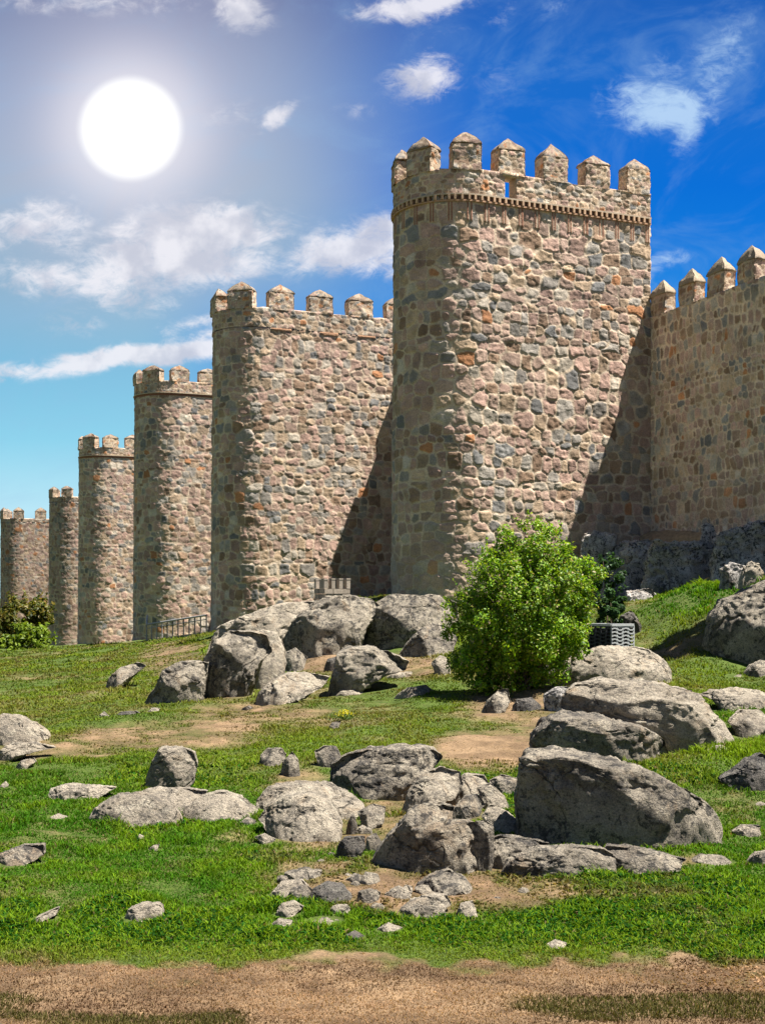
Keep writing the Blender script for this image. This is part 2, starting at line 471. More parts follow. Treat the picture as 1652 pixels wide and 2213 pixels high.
def to_px(X, Y, Z): return CX + F * X / Y, HY - F * Z / Y
def dirt_mask(X, Y, Z):
    Ys = np.maximum(Y, 0.5)
    px, py = to_px(X, Ys, Z)
    n = fbm(X * 0.9, Y * 0.7, X * 0, 11, 5, .6)
    n2 = fbm(X * 5, Y * 5, X * 0, 21, 3, .6)
    m = np.zeros_like(px)
    for x, y, rx, ry, s in DIRT:
        e = ((px - x) / rx) ** 2 + ((py - y) / ry) ** 2
        m = np.maximum(m, s * ss(e, 2.2, 0.2))
    path = ss(py + 10 * n + 12 * n2, 2058, 2098)
    path = path * 1.2
    m = np.maximum(m, path * 1.05)
    m = np.where(Y < 2, 0.6, m)
    return np.clip(m + 0.32 * n + 0.22 * n2 - 0.05, 0, 1), n, n2

def build_ground():
    azd = np.radians(np.linspace(-24, 24, 420))
    azr = np.radians(np.concatenate([np.linspace(-180, -27, 46), np.linspace(27, 176, 45)]))
    az = np.sort(np.concatenate([azd, azr]))
    r = np.concatenate([np.linspace(0.6, 5.6, 8), np.exp(np.linspace(math.log(6), math.log(72), 430)), np.exp(np.linspace(math.log(76), math.log(6000), 40))])
    A, R = np.meshgrid(az, r, indexing='ij')
    X = (np.sin(A) * R).ravel(); Y = (np.cos(A) * R).ravel()
    Z = zground(X, Y)
    far = ss(np.hypot(X, Y), 150, 500)
    Z = Z * (1 - far) + far * -7.0
    d, n, n2 = dirt_mask(X, Y, Z)
    nearfade = np.where(Y > 6, 1, 0)
    Z = Z + 0.010 * n2 * nearfade
    soil = np.array((.118, .073, .040)); pale = np.array((.190, .128, .074)); brown = np.array((.050, .030, .015)); green = np.array((.050, .078, .010))
    t = np.clip(0.5 + 0.6 * n + 0.4 * n2, 0, 1)[:, None]
    t2 = np.clip(fbm(X * 1.6, Y * 3.0, X * 0, 44, 5, .65) * 1.3 - .22, -1, 1)[:, None]
    dc = soil * (1 - t) + pale * t
    dc = np.where(t2 < 0, dc * (1 + t2 * .5) + brown * (-t2 * .5), dc)
    c = green * (1 - d[:, None]) + dc * d[:, None]
    m, k, b = new_mat("earth")
    co = obj_co(k); cc = attr_col(k)
    nA = k.noise(co, 48, 6, .75); nB = k.noise(co, 9, 6, .7, .8); nC = k.noise(co, 2.6, 6, .65, .6)
    cc = k.mix(1.0, cc, k.ramp(nA, [(.28, (.45, .44, .43)), (.5, (1, 1, 1)), (.72, (1.6, 1.55, 1.45))]), 'MULTIPLY')
    cc = k.mix(1.0, cc, k.ramp(nB, [(.30, (.72, .70, .68)), (.52, (1, 1, 1)), (.70, (1.25, 1.22, 1.16))]), 'MULTIPLY')
    cc = k.mix(1.0, cc, k.ramp(nC, [(.35, (.82, .80, .76)), (.6, (1.08, 1.07, 1.05))]), 'MULTIPLY')
    k.set(b.inputs['Base Color'], cc); b.inputs['Roughness'].default_value = .97
    bump(k, b, k.m('ADD', nB, k.m('MULTIPLY', nA, .4)), 1.0, .02)
    f = grid_faces(len(az), len(r), True)
    o = single("ground", np.stack([X, Y, Z], 1), [f[:, ::-1]], m, (0, 0, 0), c)
    o['kind'] = 'structure'
    o['label'] = 'grassy slope with bare sandy earth and a dirt path along its foot'
    o['category'] = 'ground'
build_ground()

# ------------------------------------------------------------------ masonry
PAL = np.array([(.375, .28, .24), (.40, .31, .23), (.29, .275, .26), (.20, .205, .215), (.27, .19, .14), (.42, .21, .11), (.45, .41, .36), (.39, .275, .24)]) * .84 * np.array((1.03, 1.0, .94))
PW = np.array([4.2, 2.4, 2.4, 1.0, 1.6, .28, 1.4, 3.2])
MORTAR = np.array((.50, .41, .31)) * 1.0

def stones(s, z, seed, hm=.37, wm=.47, mort=1.0, pw=PW, tone=1.0, relief=1.0):
    """irregular coursed rubble: returns displacement and colour for points (s along the wall, z up)"""
    rng = np.random.RandomState(seed)
    s = s + 1000.0
    s2 = s + .07 * vn(s * 1.3, z * 1.3, s * 0, seed) + .022 * vn(s * 6, z * 6, s * 0, seed + 1) + .010 * vn(s * 15, z * 15, s * 0, seed + 5)
    z2 = z + .11 * vn(s * .35, z * .35, s * 0, seed + 2) + .05 * vn(s * 1.7, z * 1.7, s * 0, seed + 3) + .02 * vn(s * 7, z * 7, s * 0, seed + 4) + .010 * vn(s * 16, z * 16, s * 0, seed + 6)
    z0 = z.min() - 1.5
    nr = int((z.max() - z0 + 3) / hm * 1.6) + 4
    hs = hm * rng.uniform(.55, 1.45, nr)
    bnd = z0 + np.concatenate([[0], np.cumsum(hs)])
    mid = (bnd[:-1] + bnd[1:]) / 2
    w = wm * rng.uniform(.7, 1.35, nr); off = rng.uniform(0, 1, nr)
    r = np.clip(np.searchsorted(bnd, z2) - 1, 1, nr - 2)
    F1 = np.full(s.shape, 9.0); F2 = np.full(s.shape, 9.0)
    ir = np.zeros(s.shape, np.int64); ic = np.zeros(s.shape, np.int64); bx = np.zeros(s.shape); bz = np.zeros(s.shape)
    for dr in (-1, 0, 1):
        rr = r + dr; wr = w[rr]; hr = hs[rr]
        c0 = np.floor((s2 - off[rr]) / wr).astype(np.int64)
        for dc in (-1, 0, 1):
            c = c0 + dc
            a = h2(rr, c, seed + 11); b = h2(rr, c, seed + 12); g = h2(rr, c, seed + 13)
            dx = s2 - (off[rr] + (c + .5 + .70 * (a - .5)) * wr)
            dz = z2 - (mid[rr] + (b - .5) * .30 * hr)
            sc = .68 + .68 * g
            d = (np.abs(dx / (wr * sc)) ** 2.5 + np.abs(dz / (hr * sc)) ** 2.5) ** .4
            new = d < F1
            F2 = np.where(new, F1, np.minimum(F2, d))
            ir = np.where(new, rr, ir); ic = np.where(new, c, ic); bx = np.where(new, dx, bx); bz = np.where(new, dz, bz)
            F1 = np.where(new, d, F1)
    edge = (F2 - F1) * .5 * (wm + hm) / 2
    k_ = mort
    joint = .015 + .02 * np.clip(vn(s * .8, z * .8, s * 0, seed + 9) + .4, 0, 1.2)
    st = ss(edge, joint * .7 * k_, (joint + .016) * k_)
    h4 = h2(ir, ic, seed + 21); h5 = h2(ir, ic, seed + 22); h6 = h2(ir, ic, seed + 23); h7 = h2(ir, ic, seed + 24); h8 = h2(ir, ic, seed + 25)
    relief = relief * .66
    disp = st * (.004 + .032 * h4 + (h6 - .5) * .20 * bx + (h7 - .5) * .22 * bz) * relief
    rdg = np.abs(vn(s * 4.3, z * 5.2, s * 0, seed + 33)) + .5 * np.abs(vn(s * 9, z * 10, s * 0, seed + 34))
    disp = disp + (st * .030 * (rdg - .3) + .018 * fbm(s * 4, z * 4, s * 0, seed + 30, 3, .6) + .025 * vn(s * .9, z * .9, s * 0, seed + 31)) * relief
    cw = np.cumsum(pw) / np.sum(pw)
    ci = np.clip(np.searchsorted(cw, h5), 0, len(PAL) - 1)
    col = PAL[ci] * (.80 + .60 * h8)[:, None]
    col = col * (1 + .16 * fbm(s * 5, z * 5, s * 0, seed + 40, 3))[:, None]
    mc = MORTAR[None] * (1 + .18 * fbm(s * 2, z * 2, s * 0, seed + 50, 3))[:, None]
    sp = ss(edge, joint * .55 * k_, (joint + .012) * k_)[:, None]
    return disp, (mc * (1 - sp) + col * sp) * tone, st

Wd = np.array((-0.384, 0.923, 0.0)); Wd /= np.linalg.norm(Wd)
Nd = np.array((-0.923, -0.384, 0.0)); Nd /= np.linalg.norm(Nd)
C1 = np.array((9.1, 43.5, 0.0))

def tower_path(C, L, r, ds, coarse=.35):
    P, Nn = [], []
    n = max(3, int(L / ds))
    for t in np.linspace(0, L, n): P.append(C + Nd * t); Nn.append(-Wd)
    ctr = C + Nd * L + Wd * r
    th = np.concatenate([np.arange(0, 2.6, ds / r)[1:], np.arange(2.6, math.pi, coarse / r)])
    for a in th:
        v = -Wd * math.cos(a) + Nd * math.sin(a); P.append(ctr + v * r); Nn.append(v)
    for t in np.linspace(L, 0, int(L / coarse) + 2): P.append(C + Wd * 2 * r + Nd * t); Nn.append(Wd)
    for t in np.linspace(2 * r, 0, int(2 * r / coarse) + 2): P.append(C + Wd * t); Nn.append(-Nd)
    P = np.array(P); Nn = np.array(Nn)
    s = np.concatenate([[0], np.cumsum(np.linalg.norm(np.diff(P, axis=0), axis=1))])
    return P, Nn, s

def silhouette_px(s_, L, r):
    P, _, _ = tower_path(C1 + Wd * s_, L, r, .2)
    return (CX + F * P[:, 0] / P[:, 1]).min()

def rect_path(o, t, n, w, d, ds):
    """closed outline of a block: o centre, t tangent, n outward; width w along t, depth d along n"""
    cs = [(-w / 2, d / 2), (w / 2, d / 2), (w / 2, -d / 2), (-w / 2, -d / 2)]
    nm = [n, t, -n, -t]
    P, Nn = [], []
    for i in range(4):
        a, b = cs[i], cs[(i + 1) % 4]
        L = math.hypot(b[0] - a[0], b[1] - a[1]); k_ = max(2, int(L / ds))
        for q in np.linspace(0, 1, k_ + 1):
            e = min(q, 1 - q) * L
            rd = max(0, .05 - e)
            P.append(o + t * (a[0] + (b[0] - a[0]) * q) + n * (a[1] + (b[1] - a[1]) * q) - nm[i] * rd * .4)
            Nn.append(nm[i])
    P = np.array(P); Nn = np.array(Nn)
    s = np.concatenate([[0], np.cumsum(np.linalg.norm(np.diff(P, axis=0), axis=1))])
    return P, Nn, s

MPW = np.array([2, 3, 1, .5, 2, .8, 1.2, 1.5])
def merlon(parent, origin, o, t, n, z0, w, d, h, caph, ds, seed, over=.022, plaster=0.0, tone=1.0):
    P, Nn, s = rect_path(o, t, n, w, d, ds)
    zs = np.arange(z0, z0 + h + ds * .5, ds)
    S, Z = np.meshgrid(s, zs, indexing='ij')
    dp, col, _ = stones(S.ravel(), Z.ravel(), seed, .15, .22, .55, MPW, tone, .75)
    V = P[:, None, :] + Nn[:, None, :] * dp.reshape(S.shape)[:, :, None]
    V += .035 * np.stack([vn(V[:, :, 0] * 2.6, V[:, :, 1] * 2.6, Z * 2.6, seed + q) for q in range(3)], -1)
    V[:, :, 2] = Z
    m_ = part("merlon", V.reshape(-1, 3), [grid_faces(len(P), len(zs), True)], M_MASON, parent, origin, col)
    # hipped cap
    hh = caph
    prof = [(.80, -.012), (1 + over * 2 / w, -.01), (1 + over * 2 / w, .035)]
    for q in np.linspace(0, 1, 7)[1:]: prof.append(((1 + over * 1.4 / w) * (1 - q ** 1.3) + .03, .04 + hh * q))
    zt = z0 + h
    V = np.empty((len(P), len(prof), 3))
    for j, (sc, dz) in enumerate(prof):
        V[:, j] = o + (P - o) * sc; V[:, j, 2] = zt + dz
    fl = V.reshape(-1, 3)
    nz = np.stack([vn(fl[:, 0] * 6, fl[:, 1] * 6, fl[:, 2] * 6, seed + q) for q in range(3)], 1)
    fl = fl + nz * .03
    dp, c, _ = stones(fl[:, 0] * 1.0 + fl[:, 1] * .7, fl[:, 2] * 1.4, seed + 5, .16, .2, .6, MPW, .54)
    pl = np.array((.31, .26, .19)) * (1 + .15 * vn(fl[:, 0] * 3, fl[:, 1] * 3, fl[:, 2] * 3, seed))[:, None]
    c = c * (1 - plaster) + pl * plaster
    part("cap", fl, [grid_faces(len(P), len(prof), True)], M_MASON, m_, origin, c)

M_BRICK = mat_plain_attr("brick", .9, 25, .3, .006)

def stone_tower(label, left_px, cor_py, ds, L=6.5, r=2.05, band='dentil', par_h=.88, mer_h=.86, cap_h=.36, seed=1, slit=None,
                pitch=1.53, s_first=.47, base=-3.0, tone=1.0, mw=1.0, pw=PW, s_fix=None, strips=False):
    lo, hi = -5.0, 400.0
    if s_fix is None:
        for _ in range(50):
            md = (lo + hi) / 2
            if silhouette_px(md, L, r) > left_px: lo = md
            else: hi = md
        s_ = (lo + hi) / 2
    else: s_ = s_fix
    C = C1 + Wd * s_
    ref = C + Nd * L
    zt = (HY - cor_py) / F * ref[1]
    P, Nn, s = tower_path(C, L, r, ds)
    org = np.array((*(C + Nd * L * .5 + Wd * r)[:2], base + .6))
    root = tag(empty("stone_tower", org), label, "tower", "crenellated towers of the town wall")
    zs = np.arange(base, zt + ds * .4, ds)
    S, Z = np.meshgrid(s, zs, indexing='ij'); sf, zf = S.ravel(), Z.ravel()
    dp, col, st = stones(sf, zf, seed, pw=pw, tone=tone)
    lowp = ss(zf + .5 * vn(sf * .6, zf * .6, sf * 0, seed + 70), 3.6, .8)[:, None] * (.42 if strips else 0)   # old plaster left near the foot
    col = col * (1 - lowp) + np.array((.36, .29, .22)) * lowp
    if strips:      # upright brick pairs under the cornice
        ph = (sf + .08 * vn(sf * .5, sf * 0, sf * 0, 3)) % .62
        b_ = ((np.abs(ph - .05) < .035) | (np.abs(ph - .16) < .035)) & (zf > zt - .82) & (zf < zt - .22)
        g_ = (ph < .22) & (zf > zt - .82) & (zf < zt - .22)
        col = np.where(g_[:, None], MORTAR * .9, col); dp = np.where(g_, .01, dp)
        col = np.where(b_[:, None], np.array((.26, .135, .09)), col); dp = np.where(b_, .035, dp)
    if band == 'rust':
        b_ = np.abs(zf - (zt - .05) + .04 * vn(sf * .7, sf * 0, sf * 0, 8)) < .09
        b_ &= vn(sf * 1.2, sf * 0, sf * 0, 18) > -.15
        col = np.where(b_[:, None], np.array((.33, .19, .115)), col); dp = np.where(b_, .05, dp)
    V = P[:, None, :] + Nn[:, None, :] * (dp.reshape(S.shape) + .006 * (zt - Z))[:, :, None]
    V[:, :, 2] = Z
    n, m = S.shape
    fl = V.reshape(-1, 3)
    cap = np.append(fl, [[*(C + Nd * L * .6 + Wd * r)[:2], zt - .02]], 0)
    colc = np.append(col, [[.4, .33, .25]], 0)
    ring = np.arange(n) * m + m - 1
    fan = np.stack([ring, np.roll(ring, -1), np.full(n, n * m)], 1)
    part("shaft", cap, [grid_faces(n, m, True), fan], M_MASON, root, org, colc)
    # brick band
    if band in ('dentil', 'thin'):
        bx = Boxes(); bc = []
        z_b = zt + .0
        def course(zc, hh, off, c):
            step = max(1, int(.25 / ds))
            idx = list(range(0, n, step))
            for a, b in zip(idx[:-1], idx[1:]):
                if Nn[a] @ Nn[b] < .5: continue
                p0 = P[a] + Nn[a] * (off - .1); p1 = P[b] + Nn[b] * (off - .1)
                nn_ = (Nn[a] + Nn[b]); nn_ /= np.linalg.norm(nn_)
                mid_ = (p0 + p1) / 2; mid_[2] = zc
                dirv = p1 - p0; dirv[2] = 0
                bx.box(mid_, dirv / 2 * 1.02, nn_ * .1, (0, 0, hh / 2)); bc.extend([c] * 8)
        if band == 'dentil':
            course(z_b + .03, .05, .09, (.40, .32, .235)); course(z_b - .175, .05, .075, (.40, .24, .15))
            course(z_b - .073, .15, .03, (.10, .062, .046))
            q = .06
            while q < s[-1] - 2 * r - .1:
                i = int(np.searchsorted(s, q)); i = min(i, n - 1)
                tv = np.cross((0, 0, 1), Nn[i])
                o_ = P[i] + Nn[i] * .05; o_ = np.array((o_[0], o_[1], z_b - .0735))
                v = random.Random(int(q * 1000)).uniform(.8, 1.2)
                bx.box(o_, tv * .036, Nn[i] * .06, (0, 0, .0725)); bc.extend([(.44 * v, .29 * v, .185 * v)] * 8)
                q += .215
        else:
            course(z_b + .02, .05, .09, (.46, .36, .25)); course(z_b - .075, .13, .05, (.20, .085, .05))
        part("brick_band", bx.v, [bx.f], M_BRICK, root, org, np.array(bc), False)
    # parapet
    zp0 = zt + (.06 if band in ('dentil', 'thin') else 0)
    zo = np.arange(zp0, zt + par_h + .001, ds)
    prof_in = [(-.25, zt + par_h), (-.48, zt + par_h), (-.48, zt - .01)]
    def ring_(i0, i1, closed, ends):
        ii = np.arange(i0, i1)
        S, Z = np.meshgrid(s[ii], zo, indexing='ij')
        dp, col, _ = stones(S.ravel(), Z.ravel(), seed + 100, .2, .3, .7, MPW, tone, .9)
        off = dp.reshape(S.shape) + .02
        mm = len(zo) + len(prof_in)
        V = np.empty((len(ii), mm, 3)); Cc = np.empty((len(ii), mm, 3))
        V[:, :len(zo)] = P[ii][:, None] + Nn[ii][:, None] * off[:, :, None]
        V[:, :len(zo), 2] = Z
        V[:, len(zo) - 1, 2] += .03 * vn(s[ii] * 2, s[ii] * 0, s[ii] * 0, seed + 9)
        Cc[:, :len(zo)] = col.reshape(*S.shape, 3)
        for j, (o_, z_) in enumerate(prof_in):
            V[:, len(zo) + j] = P[ii] + Nn[ii] * o_; V[:, len(zo) + j, 2] = z_
            Cc[:, len(zo) + j] = (.45, .37, .27)
        f = grid_faces(len(ii), mm, closed)
        return V.reshape(-1, 3), f, Cc.reshape(-1, 3), [list(range(0, mm)), list(range((len(ii) - 1) * mm, len(ii) * mm))[::-1]]
    if slit is None:
        V, f, Cc, _ = ring_(0, n, True, None)
        part("parapet", V, [f], M_MASON, root, org, Cc)
    else:
        ia = int(np.searchsorted(s, slit - .20)); ib = int(np.searchsorted(s, slit + .20))
        allV, allF, allC, off0 = [], [], [], 0
        for a, b in ((0, ia), (ib, n)):
            V, f, Cc, en = ring_(a, b, False, None)
            ec = []
            e_ = en[1] if a == 0 else en[0]
            mm = len(e_)
            ctr = V[e_].mean(0); V = np.vstack([V, ctr]); Cc = np.vstack([Cc, (.4, .33, .25)])
            for q in range(mm): ec.append((e_[q], e_[(q + 1) % mm], len(V) - 1))
            allV.append(V); allC.append(Cc)
            allF.append(f + off0); allF.append(np.array(ec) + off0); off0 += len(V)
        V = np.vstack(allV)
        # lintel over the slit
        i = int(np.searchsorted(s, slit)); tv = np.cross((0, 0, 1), Nn[i])
        b_ = Boxes(); oo = P[i] - Nn[i] * .22; oo[2] = zt + par_h - .05
        b_.box(oo, tv * .30, Nn[i] * .29, (0, 0, .06))
        fq = [f for f in allF if f.shape[1] == 4] + [np.array(b_.f) + len(V)]; ft = [f for f in allF if f.shape[1] == 3]
        V = np.vstack([V, b_.v]); Cc = np.vstack(allC + [np.tile((.50, .41, .29), (8, 1))])
        part("parapet", V, fq + ft, M_MASON, root, org, Cc)
    # merlons
    q = s_first; kq = 0
    lim = L + r * 2.75
    rg = random.Random(seed)
    while q < lim:
        i = min(int(np.searchsorted(s, q)), n - 1)
        nn_ = Nn[i]; tv = np.cross((0, 0, 1), nn_)
        o_ = P[i] - nn_ * .25; o_ = np.array((o_[0], o_[1], 0))
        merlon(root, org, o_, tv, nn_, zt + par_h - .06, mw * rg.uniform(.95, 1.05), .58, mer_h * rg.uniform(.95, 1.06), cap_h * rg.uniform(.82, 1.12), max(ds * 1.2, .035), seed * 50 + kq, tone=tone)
        q += pitch * rg.uniform(.985, 1.015); kq += 1
    return s_, zt

rnd = random.Random(4)
T = []
T.append(stone_tower("tallest and nearest stone tower, its foot behind the bright green bush", 851, 425, .032, seed=3, slit=.47 + 3 * 1.63 + .10, strips=True, pitch=1.63, cap_h=.44, mer_h=.82, mw=.94))
T.append(stone_tower("second tallest stone tower, thin rust line below its battlements, behind the boulder heap", 460, 707, .046, L=7.35, seed=7, band='rust', par_h=.92, mer_h=.80, cap_h=.46, s_first=.6, pitch=2.03, mw=1.25, base=-4))
T.append(stone_tower("round stone tower standing right behind the metal handrail", 291, 850, .06, L=6.3, r=2.35, seed=11, band='thin', par_h=.82, mer_h=.66, cap_h=.36, base=-5, s_first=.55, pitch=1.9, mw=1.22))
T.append(stone_tower("slender stone tower with dark brick ring, third from the left edge", 171, 985, .075, L=6.3, r=2.2, seed=15, band='thin', par_h=.72, mer_h=.78, cap_h=.36, base=-6, s_first=.75, mw=1.2, pitch=1.85))
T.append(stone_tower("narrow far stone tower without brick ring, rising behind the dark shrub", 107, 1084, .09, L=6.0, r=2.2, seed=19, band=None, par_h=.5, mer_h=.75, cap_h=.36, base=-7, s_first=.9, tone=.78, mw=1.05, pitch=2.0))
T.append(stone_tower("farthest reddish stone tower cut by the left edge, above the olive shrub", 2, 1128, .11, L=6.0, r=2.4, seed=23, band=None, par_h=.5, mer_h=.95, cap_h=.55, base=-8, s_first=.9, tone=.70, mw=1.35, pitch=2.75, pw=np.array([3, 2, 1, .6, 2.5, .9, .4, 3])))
print("towers", [(round(a, 2), round(b, 2)) for a, b in T])

def curtain(label, s0, s1, ztop, dense_from, ds, seed, merl=None, base=-3.0, thick=2.4):
    ss_ = np.concatenate([np.arange(s0, dense_from, .5), np.arange(dense_from, s1 + .001, ds)]) if dense_from < s1 else np.arange(s0, s1 + .001, .5)
    P = C1 + Wd * ss_[:, None]
    org = np.array((*(C1 + Wd * (s0 + s1) / 2 - Nd * thick / 2)[:2], base + .6))
    root = tag(empty("curtain_wall", org), label, "wall", "lengths of town wall between the towers")
    zs = np.concatenate([np.arange(base, ztop, ds), [ztop]])
    S, Z = np.meshgrid(ss_, zs, indexing='ij')
    dp, col, _ = stones(S.ravel(), Z.ravel(), seed, .30, .27, 1.0, np.array([3, 3, 2, 1.0, 2.4, .5, .8, 2.4]), 1.40)
    lowp = ss(Z.ravel(), 5.0, 3.0)[:, None] * .25
    col = col * (1 - lowp) + np.array((.36, .29, .22)) * lowp
    tilt = vn(ss_ * .5, ss_ * 0, ss_ * 0, seed) * .04
    V = P[:, None, :] + Nd * dp.reshape(S.shape)[:, :, None]
    V[:, :, 2] = Z; V[:, -1, 2] += tilt
    n, m = S.shape
    back = np.stack([V[:, -1] - Nd * thick, V[:, 0] - Nd * thick], 1)
    A = np.concatenate([V, back], 1); Cc = np.concatenate([col.reshape(n, m, 3), np.full((n, 2, 3), .36)], 1)
    f = grid_faces(n, m + 2)
    rings = [list(range(m + 2)), list(range((n - 1) * (m + 2), n * (m + 2)))]
    fl = A.reshape(-1, 3); cc = Cc.reshape(-1, 3); tri = []
    for rg_ in rings:
        fl = np.vstack([fl, fl[rg_].mean(0)]); cc = np.vstack([cc, (.36, .3, .22)])
        for q in range(len(rg_)): tri.append((rg_[q], rg_[(q + 1) % len(rg_)], len(fl) - 1))
    part("masonry", fl, [f, np.array(tri)], M_MASON, root, org, cc)
    if merl:
        for kq, q in enumerate(merl):
            o_ = C1 + Wd * q - Nd * .22
            merlon(root, org, o_, -Wd, Nd, ztop - .05, .84, (.46), .72, .50, ds * 1.3 if q > dense_from else .12, seed * 70 + kq, over=.04, plaster=.75)
def wall_s(px):          # distance along the curtain wall seen at picture column px
    a = (px - CX) / F
    return (a * C1[1] - C1[0]) / (Wd[0] - a * Wd[1])
ms = [wall_s(p) for p in (1420, 1482, 1545, 1611, 1676)]
step = ms[-1] - ms[-2]
ms += [ms[-1] + step * i for i in range(1, 7)]
curtain("shaded stretch of town wall with pale pointed merlons, right of the tallest tower", -17.0, 0.0, 9.66, -8.0, .034, 31, ms, base=-2.0)
gaps = ["stretch of town wall hidden between the tallest and the second tower", "stretch of town wall hidden behind the second tower",
        "stretch of town wall hidden behind the round tower by the handrail", "stretch of town wall hidden behind the slender tower",
        "stretch of town wall hidden between the two farthest towers"]
rr_ = [2.05, 2.05, 2.35, 2.2, 2.2, 2.4]
for i in range(5):
    curtain(gaps[i], T[i][0] + 2 * rr_[i], T[i + 1][0], min(T[i][1], T[i + 1][1]) - (1.3 if i == 0 else 3.5), 9999, .35, 41 + i,
            [T[i + 1][0] - .8 - 1.6 * q for q in range(4)] if i < 2 else None, base=-4.0 - i)

# ------------------------------------------------------------------ rocks
ZR = {5: (200, 1250, 1652 / 850), 6: (950, 1100, 1652 / 756), 7: (0, 1550, 1652 / 860), 8: (750, 1550, 1652 / 956)}
def unz(reg, pts):
    ox, oy, sc = ZR[reg]
    return [((x / sc + ox) * 1652 / 1706, (y / sc + oy) * 1652 / 1706) for x, y in pts]

_ico = {}
def ico(sub):
    if sub not in _ico:
        bm = bmesh.new(); bmesh.ops.create_icosphere(bm, subdivisions=sub, radius=1)
        V = np.array([v.co[:] for v in bm.verts]); Fc = np.array([[v.index for v in f.verts] for f in bm.faces]); bm.free()
        _ico[sub] = (V, Fc)
    return _ico[sub]

ROCK_FOOT = []
def boulder(name, label, poly, mat, thick=.7, lean=.25, pw=2.6, seed=1, depth=None, rough=.07, facets=3, rugged=0.0):
    poly = np.array(poly, float)
    by = poly[:, 1].max(); low = poly[poly[:, 1] > by - .12 * (by - poly[:, 1].min()) - 2]
    bx = low[:, 0].mean()
    if depth is None:
        depth = ground_hit(bx, by - 1) or ground_hit(bx, by + 12) or 40
        depth = min(depth, 44)
    hw = (poly[:, 0].max() - poly[:, 0].min()) / 2 / F * depth
    hh = (by - poly[:, 1].min()) / 2 / F * depth
    Tk = thick * min(hw, 2.2 * hh + .1)
    Yc = depth + Tk * .75
    X = (poly[:, 0] - CX) / F * Yc; Zz = (HY - poly[:, 1]) / F * Yc
    # smoothed resampling of the outline, star-shaped about its centre, in a frame of unit aspect
    cx, cz = (X.max() + X.min()) / 2 * .5 + X.mean() * .5, (Zz.max() + Zz.min()) / 2
    wx, wz = (X.max() - X.min()) / 2, (Zz.max() - Zz.min()) / 2
    ang = np.linspace(-math.pi, math.pi, 361)[:-1]
    R = np.zeros(len(ang))
    n = len(X)
    for i in range(n):
        x1, z1, x2, z2 = (X[i] - cx) / wx, (Zz[i] - cz) / wz, (X[(i + 1) % n] - cx) / wx, (Zz[(i + 1) % n] - cz) / wz
        dx, dz = x2 - x1, z2 - z1
        den = np.cos(ang) * dz - np.sin(ang) * dx
        with np.errstate(divide='ignore', invalid='ignore'):
            t = (x1 * dz - z1 * dx) / den
            u = np.where(abs(dx) > abs(dz), (t * np.cos(ang) - x1) / dx, (t * np.sin(ang) - z1) / dz)
        ok = (t > 0) & (u >= -1e-6) & (u <= 1 + 1e-6)
        R = np.where(ok & (t > R), t, R)
    R = np.where(R <= 0, np.median(R[R > 0]), R)
    for _ in range(4): R = R * .5 + (np.roll(R, 1) + np.roll(R, -1)) * .25
    spx = 2 * hw / Yc * F
    sub = 6 if spx > 105 else (5 if spx > 45 else 4)
    V, Fc = ico(sub)
    phi = np.arctan2(V[:, 2], V[:, 0]); Rr = np.interp(phi, np.append(ang, math.pi), np.append(R, R[0]))
    rho = np.sqrt(np.clip(1 - V[:, 1] ** 2, 0, 1))
    e = 2.0 / pw
    rr = rho ** e
    yy = np.sign(V[:, 1]) * np.abs(V[:, 1]) ** e * Tk
    loc = np.stack([np.cos(phi) * Rr * rr * wx, yy, np.sin(phi) * Rr * rr * wz], 1)
    rng = np.random.RandomState(seed)
    if lean < 0: lean = lean * .4
    # split faces: a near-vertical front and side faces, a few random ones
    cuts = []
    if facets >= 2:
        sg = rng.choice((-1, 1))
        cuts.append(((rng.uniform(-.12, .18), -1, rng.uniform(-.16, .02) if lean < .2 else rng.uniform(.15, .5)), rng.uniform(.76, .84)))
        cuts.append(((-.75, -.66, rng.uniform(-.1, .1)), rng.uniform(.80, .90)))
        cuts.append(((.8, -.5, rng.uniform(.1, .4)), rng.uniform(.86, .93)))
        if lean < .2: cuts.append(((rng.uniform(-.1, .3), rng.uniform(-.25, .1), 1), rng.uniform(.88, .94)))
    for _ in range(facets): cuts.append(((rng.uniform(-.9, .9), rng.uniform(-1, -.25), rng.uniform(-.1, .9)), rng.uniform(.86, .95)))
    for nrm, qt in cuts:
        nrm = np.array(nrm, float) / np.array((wx, Tk, wz)); nrm /= np.linalg.norm(nrm)
        dd = loc @ nrm + .03 * min(wx, wz) * vn(loc[:, 0] * 3 / wx, loc[:, 1] * 3 / Tk, loc[:, 2] * 3 / wz, seed + 77); lim = np.quantile(dd, qt)
        ex = np.clip(dd - lim, 0, None)
        if nrm[1] < -.2:
            yn = loc[:, 1] + ex / max(-nrm[1], .35) * .92
            loc[:, 1] = np.where(ex > 0, np.minimum(yn, np.maximum(loc[:, 1], np.abs(yy) * .15)), loc[:, 1])
        else: loc = loc - nrm * (ex * .6)[:, None]
    loc[:, 1] += lean * (loc[:, 2] - Zz.min() + cz)
    sz = (hw + hh) / 2
    fq = 1.3 / max(sz, .05)
    x_, y_, z_ = loc.T
    d1 = fbm(x_ * fq, y_ * fq, z_ * fq, seed, 3)
    d2 = fbm(x_ * fq * 4, y_ * fq * 4, z_ * fq * 4, seed + 5, 3, .6)
    d3 = .5 - np.abs(vn(x_ * fq * 6, y_ * fq * 6, z_ * fq * 6, seed + 15)) - .6 * np.abs(vn(x_ * fq * 13, y_ * fq * 13, z_ * fq * 13, seed + 16))
    rid = 1 - np.abs(vn(x_ * fq * 1.1 + .3 * d1, y_ * fq * 1.1, z_ * fq * 1.6, seed + 9))
    crease = ss(rid, .90, 1.0)
    dirn = V.copy()
    rg_ = 0
